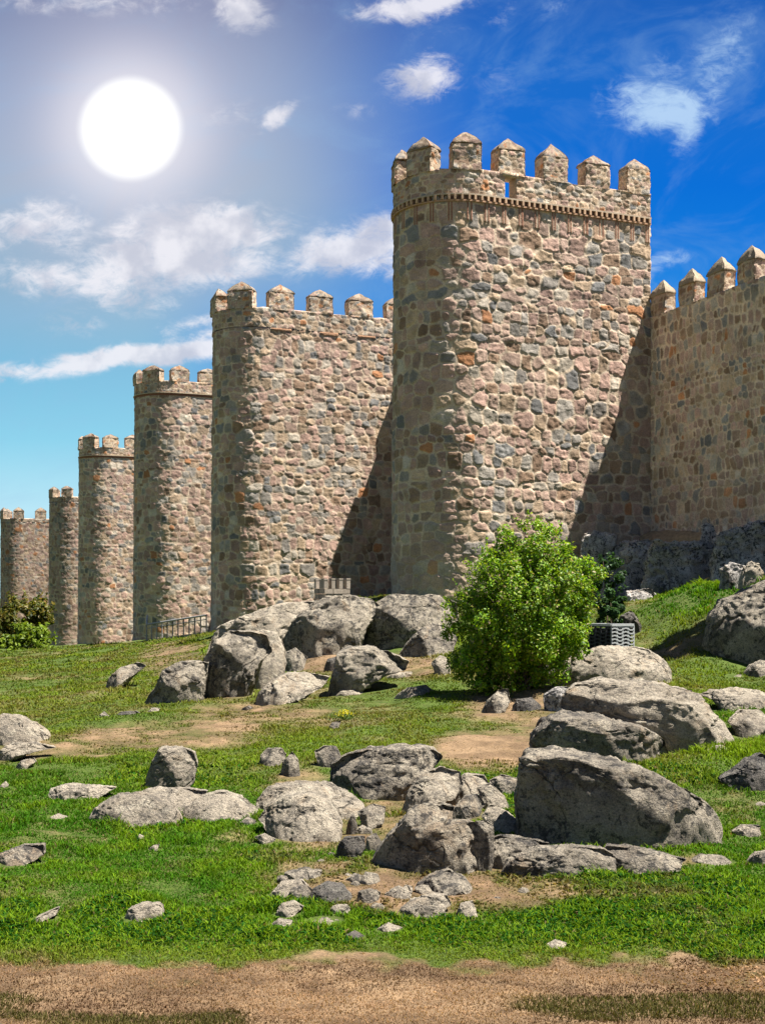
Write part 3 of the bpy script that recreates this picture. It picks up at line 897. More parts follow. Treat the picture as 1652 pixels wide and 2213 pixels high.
    if rugged: rg_ = rugged * sz * (.6 - np.abs(vn(x_ * fq * 3.1, y_ * fq * 3.1, z_ * fq * 3.1, seed + 61)) - .6 * np.abs(vn(x_ * fq * 7, y_ * fq * 7, z_ * fq * 7, seed + 62)))
    amp = rough * sz
    groove = np.zeros(len(V))
    for q_ in range(4 if spx > 120 else (2 if spx > 60 else 0)):
        if q_ % 2 == 0: gn = np.array((rng.uniform(-1, 1), rng.uniform(-.3, .3), rng.uniform(-.35, .35)))
        else: gn = np.array((rng.uniform(-.35, .35), rng.uniform(-.3, .3), 1.0))
        gn /= np.linalg.norm(gn)
        gd = loc @ gn - np.quantile(loc @ gn, rng.uniform(.25, .78)) + .16 * sz * d1 + .05 * sz * d2
        on = ss(vn(x_ * fq * .9, y_ * fq * .9, z_ * fq * .9, seed + 40 + q_), -.25, .15)
        groove = np.maximum(groove, on * np.exp(-(gd / (.018 * sz)) ** 2))
    inner = (1 - np.clip(np.abs(rho - 1) < .02, 0, 1) * .3)
    loc = loc + dirn * ((d1 * .75 + d2 * .55 + d3 * .42) * amp * inner - crease * .5 * amp - groove * .065 * sz + rg_)[:, None]
    base = np.array((cx, Yc, float(zground([cx], [Yc], False)[0])))
    loc[:, 2] = np.where(loc[:, 2] < 0, loc[:, 2] * 1.0 - .9 * hh * ss(-loc[:, 2], 0, hh * 1.2), loc[:, 2])   # the buried foot
    Vw = loc + np.array((cx, Yc, cz))
    o = single(name, Vw, [Fc], mat, base)
    tag(o, label, "rock", "granite rocks on the slope")
    ROCK_FOOT.append((cx, Yc + lean * hh * .6, hw * .92, Tk * .95))
    return o

B_, R_, S_ = "boulder", "rock", "stone_slab"
ROCKS = [
 # region, kind, material, thickness, lean, label, outline
 (5, B_, G_PALE, .6, .5, "long pale boulder at the foot of the second tower, rear left of the boulder heap", [(500,415),(530,350),(565,290),(640,255),(740,215),(800,195),(900,185),(965,190),(965,260),(900,330),(850,390),(700,410),(600,415)]),
 (5, B_, G_GREY, .8, -.05, "big domed boulder carrying the little stone battlement", [(848,335),(905,250),(960,200),(1030,160),(1130,140),(1200,165),(1245,205),(1215,250),(1170,310),(1160,360),(1100,405),(1010,420),(940,415),(880,370)]),
 (5, B_, G_GREY, .8, .02, "large rounded boulder left of the green bush, under the tallest tower", [(1165,350),(1190,270),(1240,200),(1300,155),(1390,142),(1500,148),(1570,190),(1575,260),(1520,300),(1440,340),(1390,365),(1330,385),(1230,375)]),
 (5, R_, G_GREY, .8, .3, "upright grey rock wedged before the rounded boulder beside the bush", [(1340,390),(1390,350),(1430,300),(1490,275),(1560,290),(1600,340),(1570,400),(1480,420),(1400,430)]),
 (5, B_, G_GREY, .8, -.34, "dark split boulder at the front left of the boulder heap", [(460,600),(468,500),(510,430),(560,350),(620,318),(700,315),(760,330),(775,400),(730,440),(715,500),(660,570),(560,612),(500,612)]),
 (5, B_, G_PALE, .8, .3, "pale half of the split boulder, leaning against its dark left half", [(690,330),(740,308),(800,325),(830,370),(838,450),(820,510),(760,550),(700,565),(672,565),(690,490),(680,410)]),
 (5, B_, G_GREY, .8, -.3, "low dark boulder at the left end of the boulder heap", [(228,600),(300,540),(330,480),(390,435),(470,425),(505,440),(490,520),(475,600),(430,625),(320,635),(250,625)]),
 (5, R_, G_PALE, .8, .3, "small tan rock stacked behind the pale split boulder half", [(832,345),(880,343),(918,372),(920,400),(870,410),(835,400)]),
 (5, R_, G_GREY, .8, .3, "rounded tan rock right of the pale split boulder half", [(835,405),(890,382),(945,422),(930,455),(890,490),(835,480)]),
 (5, B_, G_GREY, .8, -.25, "sloping boulder with a dark left face, low on the slope below the domed boulder", [(1000,595),(1040,550),(1070,470),(1085,400),(1130,370),(1200,370),(1290,400),(1370,440),(1350,480),(1270,495),(1210,520),(1120,545),(1050,585)]),
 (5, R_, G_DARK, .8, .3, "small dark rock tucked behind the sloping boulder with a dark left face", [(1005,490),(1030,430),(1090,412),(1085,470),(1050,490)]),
 (5, B_, G_PALE, .8, .6, "flat tan boulder with a dark notch, low in front of the boulder heap", [(712,642),(740,580),(780,540),(840,500),(920,495),(1020,515),(990,560),(930,590),(860,605),(820,625),(770,642)]),
 (5, R_, G_GREY, .8, .4, "lone grey rock on the grass below the round tower", [(50,570),(80,510),(120,470),(200,445),(238,460),(200,490),(160,525),(110,555)]),
 (5, S_, G_GREY, .8, .2, "small flat stone, first of three lying in a row on the left slope", [(30,684),(60,658),(92,682),(80,692),(45,692)]),
 (5, S_, G_DARK, .8, .3, "long dark flat stone, middle of three in a row on the left slope", [(95,690),(130,660),(200,655),(218,668),(190,680),(150,692)]),
 (5, S_, G_PALE, .8, .3, "pale flat stone, last of three in a row on the left slope", [(240,668),(270,640),(305,645),(290,668)]),
 (5, S_, G_PALE, .8, .5, "small pale slab in the grass below the sloping boulder", [(1060,592),(1100,560),(1170,560),(1190,580),(1130,598)]),
 (5, S_, G_GREY, .8, .4, "low broken slab in grass left of the bush shadow", [(1310,595),(1380,555),(1460,545),(1492,570),(1420,588),(1350,604)]),
 (5, S_, G_PALE, .8, .4, "thin pale slab at the right foot of the sloping boulder", [(1268,512),(1330,490),(1400,485),(1392,505),(1320,517)]),
 (5, R_, G_GREY, .8, .3, "grey rock half hidden by the left edge of the bush", [(1480,445),(1520,415),(1560,430),(1565,500),(1510,512)]),
 (5, R_, G_DARK, .8, .3, "fist sized dark stone beside the flat tan boulder", [(658,644),(690,630),(708,640),(690,650)]),
 (5, R_, G_PALE, .8, .3, "small pale stone at the foot of the dark split boulder", [(588,592),(620,573),(657,583),(640,600),(600,603)]),
 (5, S_, G_GREY, .8, .4, "small sunken stone in grass near the yellow flowers", [(1030,735),(1050,705),(1090,698),(1080,725),(1050,740)]),
 (6, R_, G_GREY, .8, .2, "grey rock at the left end of the creased boulder by the lattice box", [(568,920),(575,850),(640,810),(700,830),(680,880),(690,935),(620,937)]),
 (6, B_, G_PALE, .7, .5, "creased pinkish boulder lying in front of the lattice box", [(655,880),(720,820),(800,795),(850,765),(950,755),(1060,765),(1130,800),(1180,860),(1165,920),(1120,935),(950,940),(760,945),(690,915)]),
 (6, R_, G_PALE, .7, .3, "small rough rock perched beside the lattice box, under the bush", [(690,800),(730,760),(785,753),(812,785),(780,815),(710,828)]),
 (6, R_, G_BLUE, .8, .2, "smooth bluish rock wedged under the creased boulder", [(578,1060),(573,990),(620,955),(700,945),(745,960),(715,1010),(690,1055),(635,1078)]),
 (6, B_, G_PALE, .62, .15, "broad sunlit whaleback boulder, highest of the three stacked slabs on the right", [(686,1050),(720,990),(780,945),(880,930),(1000,925),(1150,935),(1290,975),(1335,1005),(1345,1050),(1400,1100),(1460,1170),(1420,1215),(1360,1210),(1300,1245),(1190,1260),(1060,1180),(900,1110),(760,1075)]),
 (6, B_, G_GREY, .62, -.22, "grey middle boulder of the three stacked slabs on the right", [(535,1255),(545,1180),(590,1130),(620,1090),(680,1060),(770,1070),(900,1110),(1050,1150),(1130,1200),(1190,1290),(1120,1330),(900,1340),(700,1330),(560,1300)]),
 (6, B_, G_GREY, .8, 0.28, "massive rounded boulder at the right edge beside the shaded lawn", [(1410,690),(1440,600),(1490,520),(1570,490),(1652,462),(1760,405),(1880,380),(1990,430),(2040,600),(1990,780),(1800,815),(1652,805),(1560,792),(1480,760)]),
 (6, R_, G_GREY, .8, .5, "low rounded rock at the right edge below the massive boulder", [(1545,885),(1590,840),(1652,820),(1720,850),(1700,890),(1600,900)]),
 (6, S_, G_PALE, .7, .9, "small pale slab in grass left of the low rounded rock at the right edge", [(1460,912),(1500,895),(1545,885),(1530,908)]),
 (6, S_, G_PALE, .8, .9, "flat pale slab among bright grass at the right edge, upper one", [(1345,990),(1420,965),(1560,960),(1660,970),(1720,1010),(1700,1060),(1560,1065),(1460,1050),(1400,1010)]),
 (6, S_, G_PALE, .8, .9, "flat pale slab among bright grass at the right edge, lower one", [(1490,1125),(1560,1070),(1660,1070),(1710,1120),(1610,1175),(1550,1192)]),
 (6, R_, G_PALE, .8, .4, "small rounded pale stone at the tail of the whaleback boulder", [(1370,1280),(1400,1240),(1450,1233),(1482,1257),(1450,1285)]),
 (6, R_, G_GREY, .8, .3, "slanting rock under the left foot of the bush", [(238,1085),(300,1020),(360,960),(405,960),(415,1020),(350,1085)]),
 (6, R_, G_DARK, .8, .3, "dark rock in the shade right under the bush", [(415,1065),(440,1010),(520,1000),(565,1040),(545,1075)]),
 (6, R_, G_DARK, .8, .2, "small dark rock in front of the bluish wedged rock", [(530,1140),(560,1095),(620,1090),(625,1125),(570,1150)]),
 (7, B_, G_PALE, .7, .6, "smooth pale boulder cut by the left edge of the picture", [(0,210),(-60,180),(-60,120),(0,92),(60,100),(120,130),(180,165),(207,205),(150,218)]),
 (7, S_, G_PALE, .8, .7, "flat slab below the pale boulder at the left edge", [(-20,250),(40,212),(150,212),(232,232),(120,252),(20,277)]),
 (7, S_, G_PALE, .8, .5, "small tilted slab below the flat slab at the left edge", [(58,315),(90,285),(140,275),(152,290),(110,318)]),
 (7, R_, G_GREY, .8, .3, "tiny grey stone cut by the left edge above the lush grass", [(-12,402),(20,373),(37,390),(15,408)]),
 (7, B_, G_PALE, .75, .0, "upright boulder with a pale right face standing alone on the grass", [(603,418),(640,350),(665,280),(690,225),(760,225),(820,250),(834,300),(820,358),(770,378),(690,395),(640,414)]),
 (7, S_, G_PALE, .8, .5, "small low slab at the foot of the lone upright boulder", [(650,408),(700,385),(750,385),(762,412)]),
 (7, S_, G_PALE, .8, .9, "long flat pale slab left of the upright boulder", [(198,455),(205,410),(270,395),(380,400),(490,406),(420,442),(330,464)]),
 (7, B_, G_PALE, .7, .8, "back layer of the wide flat boulder below the upright boulder", [(560,445),(640,418),(780,418),(862,430),(835,470),(790,515),(700,520),(640,470)]),
 (7, B_, G_PALE, .7, .55, "wide flat boulder with a dark hollow at its front left", [(373,550),(420,490),(490,445),(560,435),(640,450),(720,490),(762,532),(700,545),(600,548),(530,550),(430,565)]),
 (7, B_, G_PALE, .8, .6, "domed pale boulder right of the wide flat boulder", [(768,535),(800,490),(870,445),(940,432),(1010,455),(1060,490),(1092,507),(1040,538),(930,555),(830,552)]),
 (7, R_, G_GREY, .8, .4, "rounded grey stone, leftmost of three small ones in the middle grass", [(1105,312),(1115,260),(1140,235),(1200,232),(1227,260),(1210,300),(1160,315)]),
 (7, R_, G_GREY, .8, .2, "narrow pointed stone, middle of three small ones in the middle grass", [(1195,350),(1210,290),(1250,245),(1280,290),(1287,340),(1250,354)]),
 (7, R_, G_GREY, .8, .3, "notched grey stone, rightmost of three small ones in the middle grass", [(1345,245),(1385,223),(1440,226),(1462,270),(1450,318),(1400,332),(1362,300)]),
 (7, B_, G_PALE, .75, .8, "upper half of the cracked pale boulder in the centre", [(1112,475),(1160,415),(1260,400),(1400,405),(1500,450),(1542,485),(1490,530),(1430,540),(1330,500),(1200,490),(1130,505)]),
 (7, B_, G_PALE, .75, .7, "lower half of the cracked pale boulder, a rounded hump in the centre", [(1118,545),(1150,500),(1230,450),(1310,440),(1400,480),(1452,560),(1440,612),(1380,644),(1280,640),(1180,605)]),
 (7, R_, G_GREY, .8, .3, "small rock between the domed and the cracked pale boulder", [(1008,562),(1060,525),(1097,545),(1080,574)]),
 (7, R_, G_GREY, .8, .3, "small half buried stone below the cracked pale boulder", [(1088,614),(1130,600),(1182,622),(1150,650)]),
 (7, R_, G_DARK, .7, .0, "dark blocky rock left of the jagged ridge", [(1438,692),(1450,640),(1475,610),(1565,603),(1565,660),(1520,714)]),
 (7, R_, G_GREY, .7, .0, "thin upright shard above the dark blocky rock", [(1473,608),(1490,550),(1515,500),(1532,560),(1522,608)]),
 (7, R_, G_PALE, .8, .6, "pale rock right behind the thin upright shard", [(1530,510),(1600,480),(1654,490),(1645,545),(1560,575)]),
 (7, R_, G_PALE, .8, .4, "small pale stone between the shard and the jagged ridge", [(1508,592),(1550,563),(1592,580),(1600,604)]),
 (7, R_, G_PALE, .8, .4, "pale rock right of the dark blocky rock, against the jagged ridge", [(1562,690),(1568,620),(1610,600),(1640,640),(1600,690)]),
 (7, B_, G_GREY, .8, .5, "low boulder at the left edge in the lush grass", [(0,740),(-40,710),(0,685),(80,658),(165,653),(173,690),(110,724),(40,740)]),
 (7, R_, G_PALE, .8, .25, "single oval stone in the dark lush grass, lower left", [(528,965),(545,925),(600,900),(690,896),(703,935),(682,968),(600,985),(560,982)]),
 (7, S_, G_PALE, .8, .8, "thin slanting slab sunk in the grass at the lower left", [(103,988),(160,955),(243,923),(232,952),(160,978)]),
 (7, S_, G_PALE, .8, .8, "greenish low slab in the grass under the long flat pale slab", [(203,532),(240,515),(288,527),(240,538)]),
 (7, R_, G_PALE, .8, .2, "pebble like white stone in grass below the wide flat boulder", [(583,628),(595,600),(617,608),(612,630)]),
 (7, R_, G_PALE, .8, .3, "small white stone beside the pebble like one in the grass", [(632,662),(660,648),(684,643),(672,668)]),
 (7, S_, G_GREY, .8, .3, "long low slab on bare earth below the dark blocky rock", [(1213,792),(1220,765),(1260,758),(1380,758),(1372,788),(1290,793)]),
 (7, R_, G_PALE, .8, .6, "flat rock at the left end of the stones on the bare earth", [(1148,865),(1200,815),(1290,806),(1322,830),(1250,872),(1180,882)]),
 (7, R_, G_GREY, .8, .3, "tan rock touching the left side of the dark domed stone on bare earth", [(1223,884),(1250,835),(1310,820),(1338,842),(1312,888),(1260,893)]),
 (7, R_, G_DARK, .8, .4, "dark domed stone in the middle of the bare earth", [(1308,893),(1340,840),(1400,815),(1470,825),(1507,867),(1490,893),(1420,908)]),
 (7, R_, G_GREY, .8, .3, "squat rock right of the dark domed stone", [(1523,908),(1535,850),(1580,838),(1632,853),(1622,888),(1580,903)]),
 (7, R_, G_PALE, .8, .4, "pale stone just below the flat rock on the bare earth", [(1173,953),(1200,905),(1260,893),(1302,915),(1262,943),(1210,958)]),
 (7, S_, G_PALE, .8, .7, "pale slab in the grass under the bare earth stones", [(1138,1003),(1190,970),(1252,978),(1232,1008)]),
 (7, S_, G_PALE, .8, .8, "thin pale slab in yellow grass below the dark domed stone", [(1298,988),(1380,970),(1472,976),(1422,1000)]),
 (7, R_, G_DARK, .8, .3, "small broken dark stone low in the grass near the path", [(1468,1042),(1520,1018),(1562,1040),(1520,1054)]),
 (8, B_, G_GREY, .75, -.34, "dark flat-topped boulder below the earth patch, left of the biggest boulder", [(-10,340),(-5,270),(60,230),(150,205),(260,195),(350,205),(388,240),(350,290),(300,350),(240,405),(130,395),(30,375)]),
 (8, B_, G_PALE, .75, .6, "pale sloping boulder behind the top of the jagged ridge", [(248,455),(290,380),(340,320),(400,295),(470,315),(485,360),(450,400),(400,410),(330,445),(270,475)]),
 (8, B_, G_PALE, .8, .5, "round topped pale boulder above the jagged ridge", [(436,425),(450,370),(500,318),(570,322),(585,350),(560,390),(510,415),(460,435)]),
 (8, R_, G_PALE, .8, .5, "smooth tilted pale rock between the jagged ridge and the biggest boulder", [(545,370),(600,348),(650,398),(677,440),(662,465),(600,445),(550,405)]),
 (8, R_, G_GREY, .8, .4, "small grey rock against the left end of the biggest boulder", [(588,335),(640,313),(702,328),(702,385),(650,395),(600,352)]),
 (8, B_, G_GREY, .62, -.26, "big dark jagged boulder in front centre, peaked at the top", [(112,645),(170,580),(240,510),(290,440),(330,398),(400,388),(440,432),(430,490),(510,488),(540,560),(555,672),(480,685),(300,680),(180,685)]),
 (8, R_, G_GREY, .8, .5, "pale capped rock on the shoulder of the jagged boulder", [(425,470),(500,398),(550,393),(578,430),(545,475),(480,500)]),
 (8, B_, G_GREY, .6, -.15, "brown pillar shaped block at the right side of the jagged boulder", [(508,672),(503,492),(560,478),(602,508),(598,600),(590,675)]),
 (8, R_, G_PALE, .8, .6, "cluster topped pale rock behind the brown pillar shaped block", [(560,480),(600,435),(660,458),(702,490),(732,545),(660,555),(600,520)]),
 (8, B_, G_GREY, .6, -.05, "wedge shaped boulder right of the brown pillar shaped block", [(588,664),(600,560),(640,543),(720,553),(812,575),(760,620),(700,655),(640,675)]),
 (8, B_, G_GREY, .6, -.25, "long dark ledge below the biggest boulder", [(658,675),(690,640),(780,593),(880,588),(1000,590),(1052,622),(1045,685),(900,710),(820,714)]),
 (8, B_, G_GREY, .6, .3, "long tapering slab at the right end of the dark ledge", [(1018,680),(1045,620),(1060,593),(1150,598),(1250,618),(1342,640),(1300,668),(1150,695)]),
 (8, B_, G_GREY, .62, -.30, "biggest boulder, a whaleback with a dark front face and bright crest", [(688,405),(705,250),(730,220),(800,200),(860,185),(920,205),(1000,250),(1100,268),(1190,288),(1290,338),(1390,388),(1440,420),(1477,460),(1473,548),(1400,564),(1280,590),(1150,580),(900,570),(760,545),(700,485)]),
 (8, R_, G_DARK, .8, .3, "dark rock cut by the right edge beside the green gully", [(1480,328),(1540,300),(1590,260),(1652,235),(1720,280),(1700,392),(1600,385),(1530,355)]),
 (8, S_, G_PALE, .8, .6, "low pale stone in the grass right of the biggest boulder", [(1528,530),(1570,507),(1642,510),(1632,538),(1560,545)]),
 (8, S_, G_GREY, .8, .5, "thin slab continuing the ledge line towards the right edge", [(1368,648),(1410,624),(1500,628),(1532,650),(1440,658)]),
 (8, R_, G_GREY, .8, .4, "low grey rock at the right edge on the ledge line", [(1578,645),(1620,613),(1690,603),(1690,652)]),
 (8, S_, G_PALE, .7, .4, "small slab lying at the right edge beside the dark cut rock", [(1598,434),(1640,415),(1672,430),(1625,442)]),
 (8, R_, G_GREY, .8, .7, "tilted grey slab on the bare earth under the jagged boulder", [(308,745),(360,710),(440,690),(500,718),(527,752),(460,765),(390,786),(340,764)]),
 (8, R_, G_PALE, .8, .7, "flat pale rock below the tilted grey slab", [(218,856),(280,810),(370,785),(432,788),(445,820),(360,866),(260,870)]),
 (8, R_, G_PALE, .8, .5, "squarish pale stone right of the flat pale rock", [(458,855),(480,815),(530,803),(543,850),(490,870)]),
 (8, S_, G_PALE, .8, .7, "pale slab in the grass strip above the path, centre", [(158,908),(200,890),(257,905),(210,924)]),
 (8, S_, G_PALE, .8, .7, "lone white flat stone in the lawn above the path, right of centre", [(803,974),(850,953),(893,965),(850,984)]),
 (8, R_, G_PALE, .8, .5, "small pale rock between the squat rock and the tilted grey slab", [(186,775),(240,743),(293,770),(272,798),(210,788)]),
 (8, R_, G_GREY, .8, .4, "small rock at the left of the stones under the jagged boulder", [(30,720),(70,695),(110,705),(100,730),(50,735)]),
 (8, R_, G_GREY, .8, .4, "knobbly rock above the squat rock on the bare earth", [(90,725),(110,690),(160,695),(170,720),(120,740)]),
]
for i, (reg, nm, mt, th, ln, lb, pts) in enumerate(ROCKS):
    big = nm == B_
    pts = np.array(pts, float)
    if big and not (reg == 8 and 'biggest boulder, a' in lb):
        c_ = (pts.max(0) + pts.min(0)) / 2; pts = c_ + (pts - c_) * (1.10, 1.04)
    boulder(nm, lb, unz(reg, pts), mt, th, ln, 3.3 if big else 2.8, 100 + i * 7, None, .062 if big else .07, 3 if big else 2)

OUT = [  # outcrop under the shaded curtain wall: kind, material, distance behind the lawn crest (None: at the wall)
 (R_, G_BLUE, None, .5, .0, "bluish rock under the wall corner, left end of the outcrop", [(740,340),(770,200),(850,190),(925,205),(930,260),(900,330),(800,350)]),
 (B_, G_BLUE, 2.0, .5, .0, "tall bluish rock face of the outcrop below the shaded wall, left part", [(850,560),(870,330),(950,245),(1080,232),(1150,250),(1150,420),(1120,540),(960,580)]),
 (B_, G_BLUE, 1.6, .45, .0, "broad bluish rock face of the outcrop below the sandy ledge", [(1060,560),(1070,320),(1110,240),(1230,238),(1360,243),(1450,262),(1480,380),(1470,470),(1250,520)]),
 (B_, G_BLUE, 1.2, .5, .0, "dark lichened rock at the right end of the outcrop under the shaded wall", [(1400,440),(1410,290),(1440,215),(1500,185),(1600,145),(1720,125),(1830,300),(1740,420),(1560,440)]),
 (R_, G_BLUE, None, .5, .0, "upright dark rock at the right end of the sandy ledge", [(1338,240),(1345,160),(1365,138),(1400,165),(1418,225),(1380,255)]),
 (R_, G_BLUE, None, .5, .0, "reddish brown rock between the sandy ledge and the right end of the outcrop", [(1395,330),(1405,230),(1440,190),(1500,170),(1540,220),(1500,340)]),
 (R_, G_BLUE, .5, .7, .1, "bluish rock at the top of the bright lawn", [(1435,445),(1440,370),(1500,338),(1565,358),(1545,440),(1480,455)]),
 (R_, G_PALE, .3, .7, .2, "pale capped rock at the top of the bright lawn, beside the right edge", [(1528,440),(1545,375),(1590,333),(1625,348),(1645,405),(1610,440)]),
 (R_, G_BLUE, .7, .7, .1, "low dark rock between the rock faces and the lawn", [(950,570),(985,480),(1080,460),(1130,500),(1080,550),(990,580)]),
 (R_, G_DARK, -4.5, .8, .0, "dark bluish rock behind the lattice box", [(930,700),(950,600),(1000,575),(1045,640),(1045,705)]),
]
for i, (nm, mt, dp_, th, ln, lb, pts) in enumerate(OUT):
    zz = unz(6, pts); xs_ = [p[0] for p in zz]; mx_ = (min(xs_) + min(max(xs_), 1690)) / 2
    wy_ = min(C1[1] + Wd[1] * wall_s(mx_), 42.5)
    dp_ = wy_ - 1.6 if dp_ is None else float(np.interp(mx_, [1260, 1360, 1480, 1652, 1800], [35.5, 33.5, 31, 28.2, 27])) + (dp_ + 5.0 if dp_ > 1 else dp_)
    o = boulder(nm, lb, zz, mt, th, ln, 4.2, 900 + i * 7, dp_, .13, 5, .07)
    o['group'] = "rocks of the outcrop under the shaded wall"

rgs = np.random.RandomState(12)
for i in range(44):      # loose rubble on the bare earth between the boulders
    while True:
        px_, py_ = rgs.uniform(560, 1180), rgs.uniform(1700, 1990)
        if ((px_ - 900) / 300) ** 2 + ((py_ - 1880) / 110) ** 2 < 1 or (abs(py_ - 1715) < 30 and px_ < 900 and px_ > 640): break
    a_ = rgs.uniform(7, 20); th_ = np.linspace(0, 2 * math.pi, 8)[:-1]
    pl = [(px_ + a_ * math.cos(q) * rgs.uniform(.7, 1.25), py_ + a_ * .6 * math.sin(q) * rgs.uniform(.7, 1.25)) for q in th_]
    o = boulder("rubble_stone", "small loose angular stone scattered on the bare earth among the boulders", pl, (G_GREY, G_PALE)[i % 2], .8, .3, 3.0, 3000 + i, None, .10, 2)
    o['group'] = "small loose stones among the boulders"

# sandy ledge between the outcrop and the wall foot
def ledge():
    xs = np.linspace(0, 1, 60); ys = np.linspace(0, 1, 14)
    a, b = unz(6, [(820, 240)])[0], unz(6, [(1400, 240)])[0]
    V = []; Cc = []
    V = []
    for u in xs:
        px = a[0] + (b[0] - a[0]) * u
        s_ = wall_s(px); P = C1 + Wd * s_
        for v in ys:
            tp = math.sin(u * math.pi) ** .5
            p = P + Nd * (.75 * (1 - v) * tp + .1); z = 2.26 * tp + 1.9 * (1 - tp) - (.42 * tp) * (1 - v) - (1.6 * (1 - v) ** 6)
            V.append((p[0], p[1], z))
    V = np.array(V); V[:, 2] += .05 * fbm(V[:, 0] * 2, V[:, 1] * 2, V[:, 2] * 0, 3, 3)
    o = single("sandy_ledge", V, [grid_faces(60, 14)], M_SOIL, V.mean(0)); o['kind'] = 'structure'
    o['label'] = 'sandy earth ledge on the outcrop under the shaded wall'; o['category'] = 'ground'
ledge()

# ------------------------------------------------------------------ little battlement on the domed boulder
def small_battlement():
    Y = 35.2
    a, b, c_ = at(679, 1300, Y + .55), at(701, 1304, Y), at(757, 1296, Y + .35)
    z0 = at(700, 1318, Y)[2]; zt = at(700, 1272, Y)[2]
    org = np.array((b[0], b[1], z0))
    root = tag(empty("small_battlement", org), "little block-built battlement on top of the domed boulder", "battlement")
    bx = Boxes(); bc = []; rg = random.Random(2)
    dR = (c_ - b); dR[2] = 0; LR = np.linalg.norm(dR); dR /= LR
    dL = (a - b); dL[2] = 0; LL = np.linalg.norm(dL); dL /= LL
    h = (zt - z0) / 4
    for k_ in range(4):
        for d, Ln, q in ((dR, LR, np.array((-dR[1], dR[0], 0))), (dL, LL, np.array((dL[1], -dL[0], 0)))):
            nb = 3 if d is dR else 2
            cuts = [0] + sorted(rg.uniform(.25, .75) * .0 + (i + rg.uniform(-.2, .2)) / nb for i in range(1, nb)) + [1]
            for u0, u1 in zip(cuts[:-1], cuts[1:]):
                o = b + d * Ln * (u0 + u1) / 2 + q * .12; o[2] = z0 + h * (k_ + .5)
                bx.box(o + q * rg.uniform(-.02, .02), d * (Ln * (u1 - u0) / 2 - .008), q * .12, (0, 0, h / 2 - .008))
                v = rg.uniform(.75, 1.2); bc.extend([(.27 * v, .225 * v, .18 * v)] * 8)
    part("block_wall", bx.v, [bx.f], M_BRICK, root, org, np.array(bc), False)
    for d, Ln, us in ((dR, LR, (.06, .35, .64, .93)), (dL, LL, (.45, .95))):
        q = np.array((-dR[1], dR[0], 0)) if d is dR else np.array((dL[1], -dL[0], 0))
        for u in us:
            m_ = Boxes(); o = b + d * Ln * u + q * .11; hh = rg.uniform(.09, .13); o[2] = zt + hh
            m_.box(o, d * .055, q * .10, (0, 0, hh)); 
            o2 = o + np.array((0, 0, hh + .02)); m_.box(o2, d * .062, q * .108, (0, 0, .02))
            v = rg.uniform(.9, 1.25)
            part("merlon", m_.v, [m_.f], M_BRICK, root, org, np.array([(.28 * v, .235 * v, .19 * v)] * 16), False)
small_battlement()

# ------------------------------------------------------------------ handrail by the round tower
def handrail():
    A = at(317, 1389, 61.0); B = at(446, 1372, 56.5)
    def g(p): return float(zground([p[0]], [p[1]], False)[0])
    org = np.array((*((A + B) / 2)[:2], g((A + B) / 2)))
    root = tag(empty("handrail", org), "grey metal handrail with upright bars in front of the round tower", "railing")
    n = 12
    top = []
    for i in range(n):
        u = i / (n - 1); p = A + (B - A) * u; z0 = g(p) - .1; z1 = (A[2] + (B[2] - A[2]) * u) + .86 - .0
        top.append((p[0], p[1], z1))
        V, Fc = tube([(p[0], p[1], z0), (p[0], p[1], z1)], [.035, .035], 6)
        part("post", V, [Fc], M_METAL if i < 4 else M_DARKMETAL, root, org)
    V, Fc = tube([np.array(t) + (0, 0, .03) for t in top], [.045] * n, 6)
    part("top_rail", V, [Fc], M_METAL, root, org)
    V, Fc = tube([np.array(t) - (0, 0, .16) for t in top], [.022] * n, 6)
    part("lower_rail", V, [Fc], M_METAL, root, org)
    E = A + Wd * 2.2 + np.array((.5, 0, 0)); zE = A[2] + .86 + .45
    V, Fc = tube([np.array(top[0]) + (0, 0, .03), (E[0], E[1], zE)], [.045, .045], 6)
    part("return_rail", V, [Fc], M_METAL, root, org)
    bx = Boxes()
    p = (A + B) / 2; p[2] = (A[2] + B[2]) / 2 + .04
    bx.box(p, (B - A) / 2, (0, .12, 0), (0, 0, .10))
    part("kerb", bx.v, [bx.f], G_PALE, root, org, None, False)
handrail()

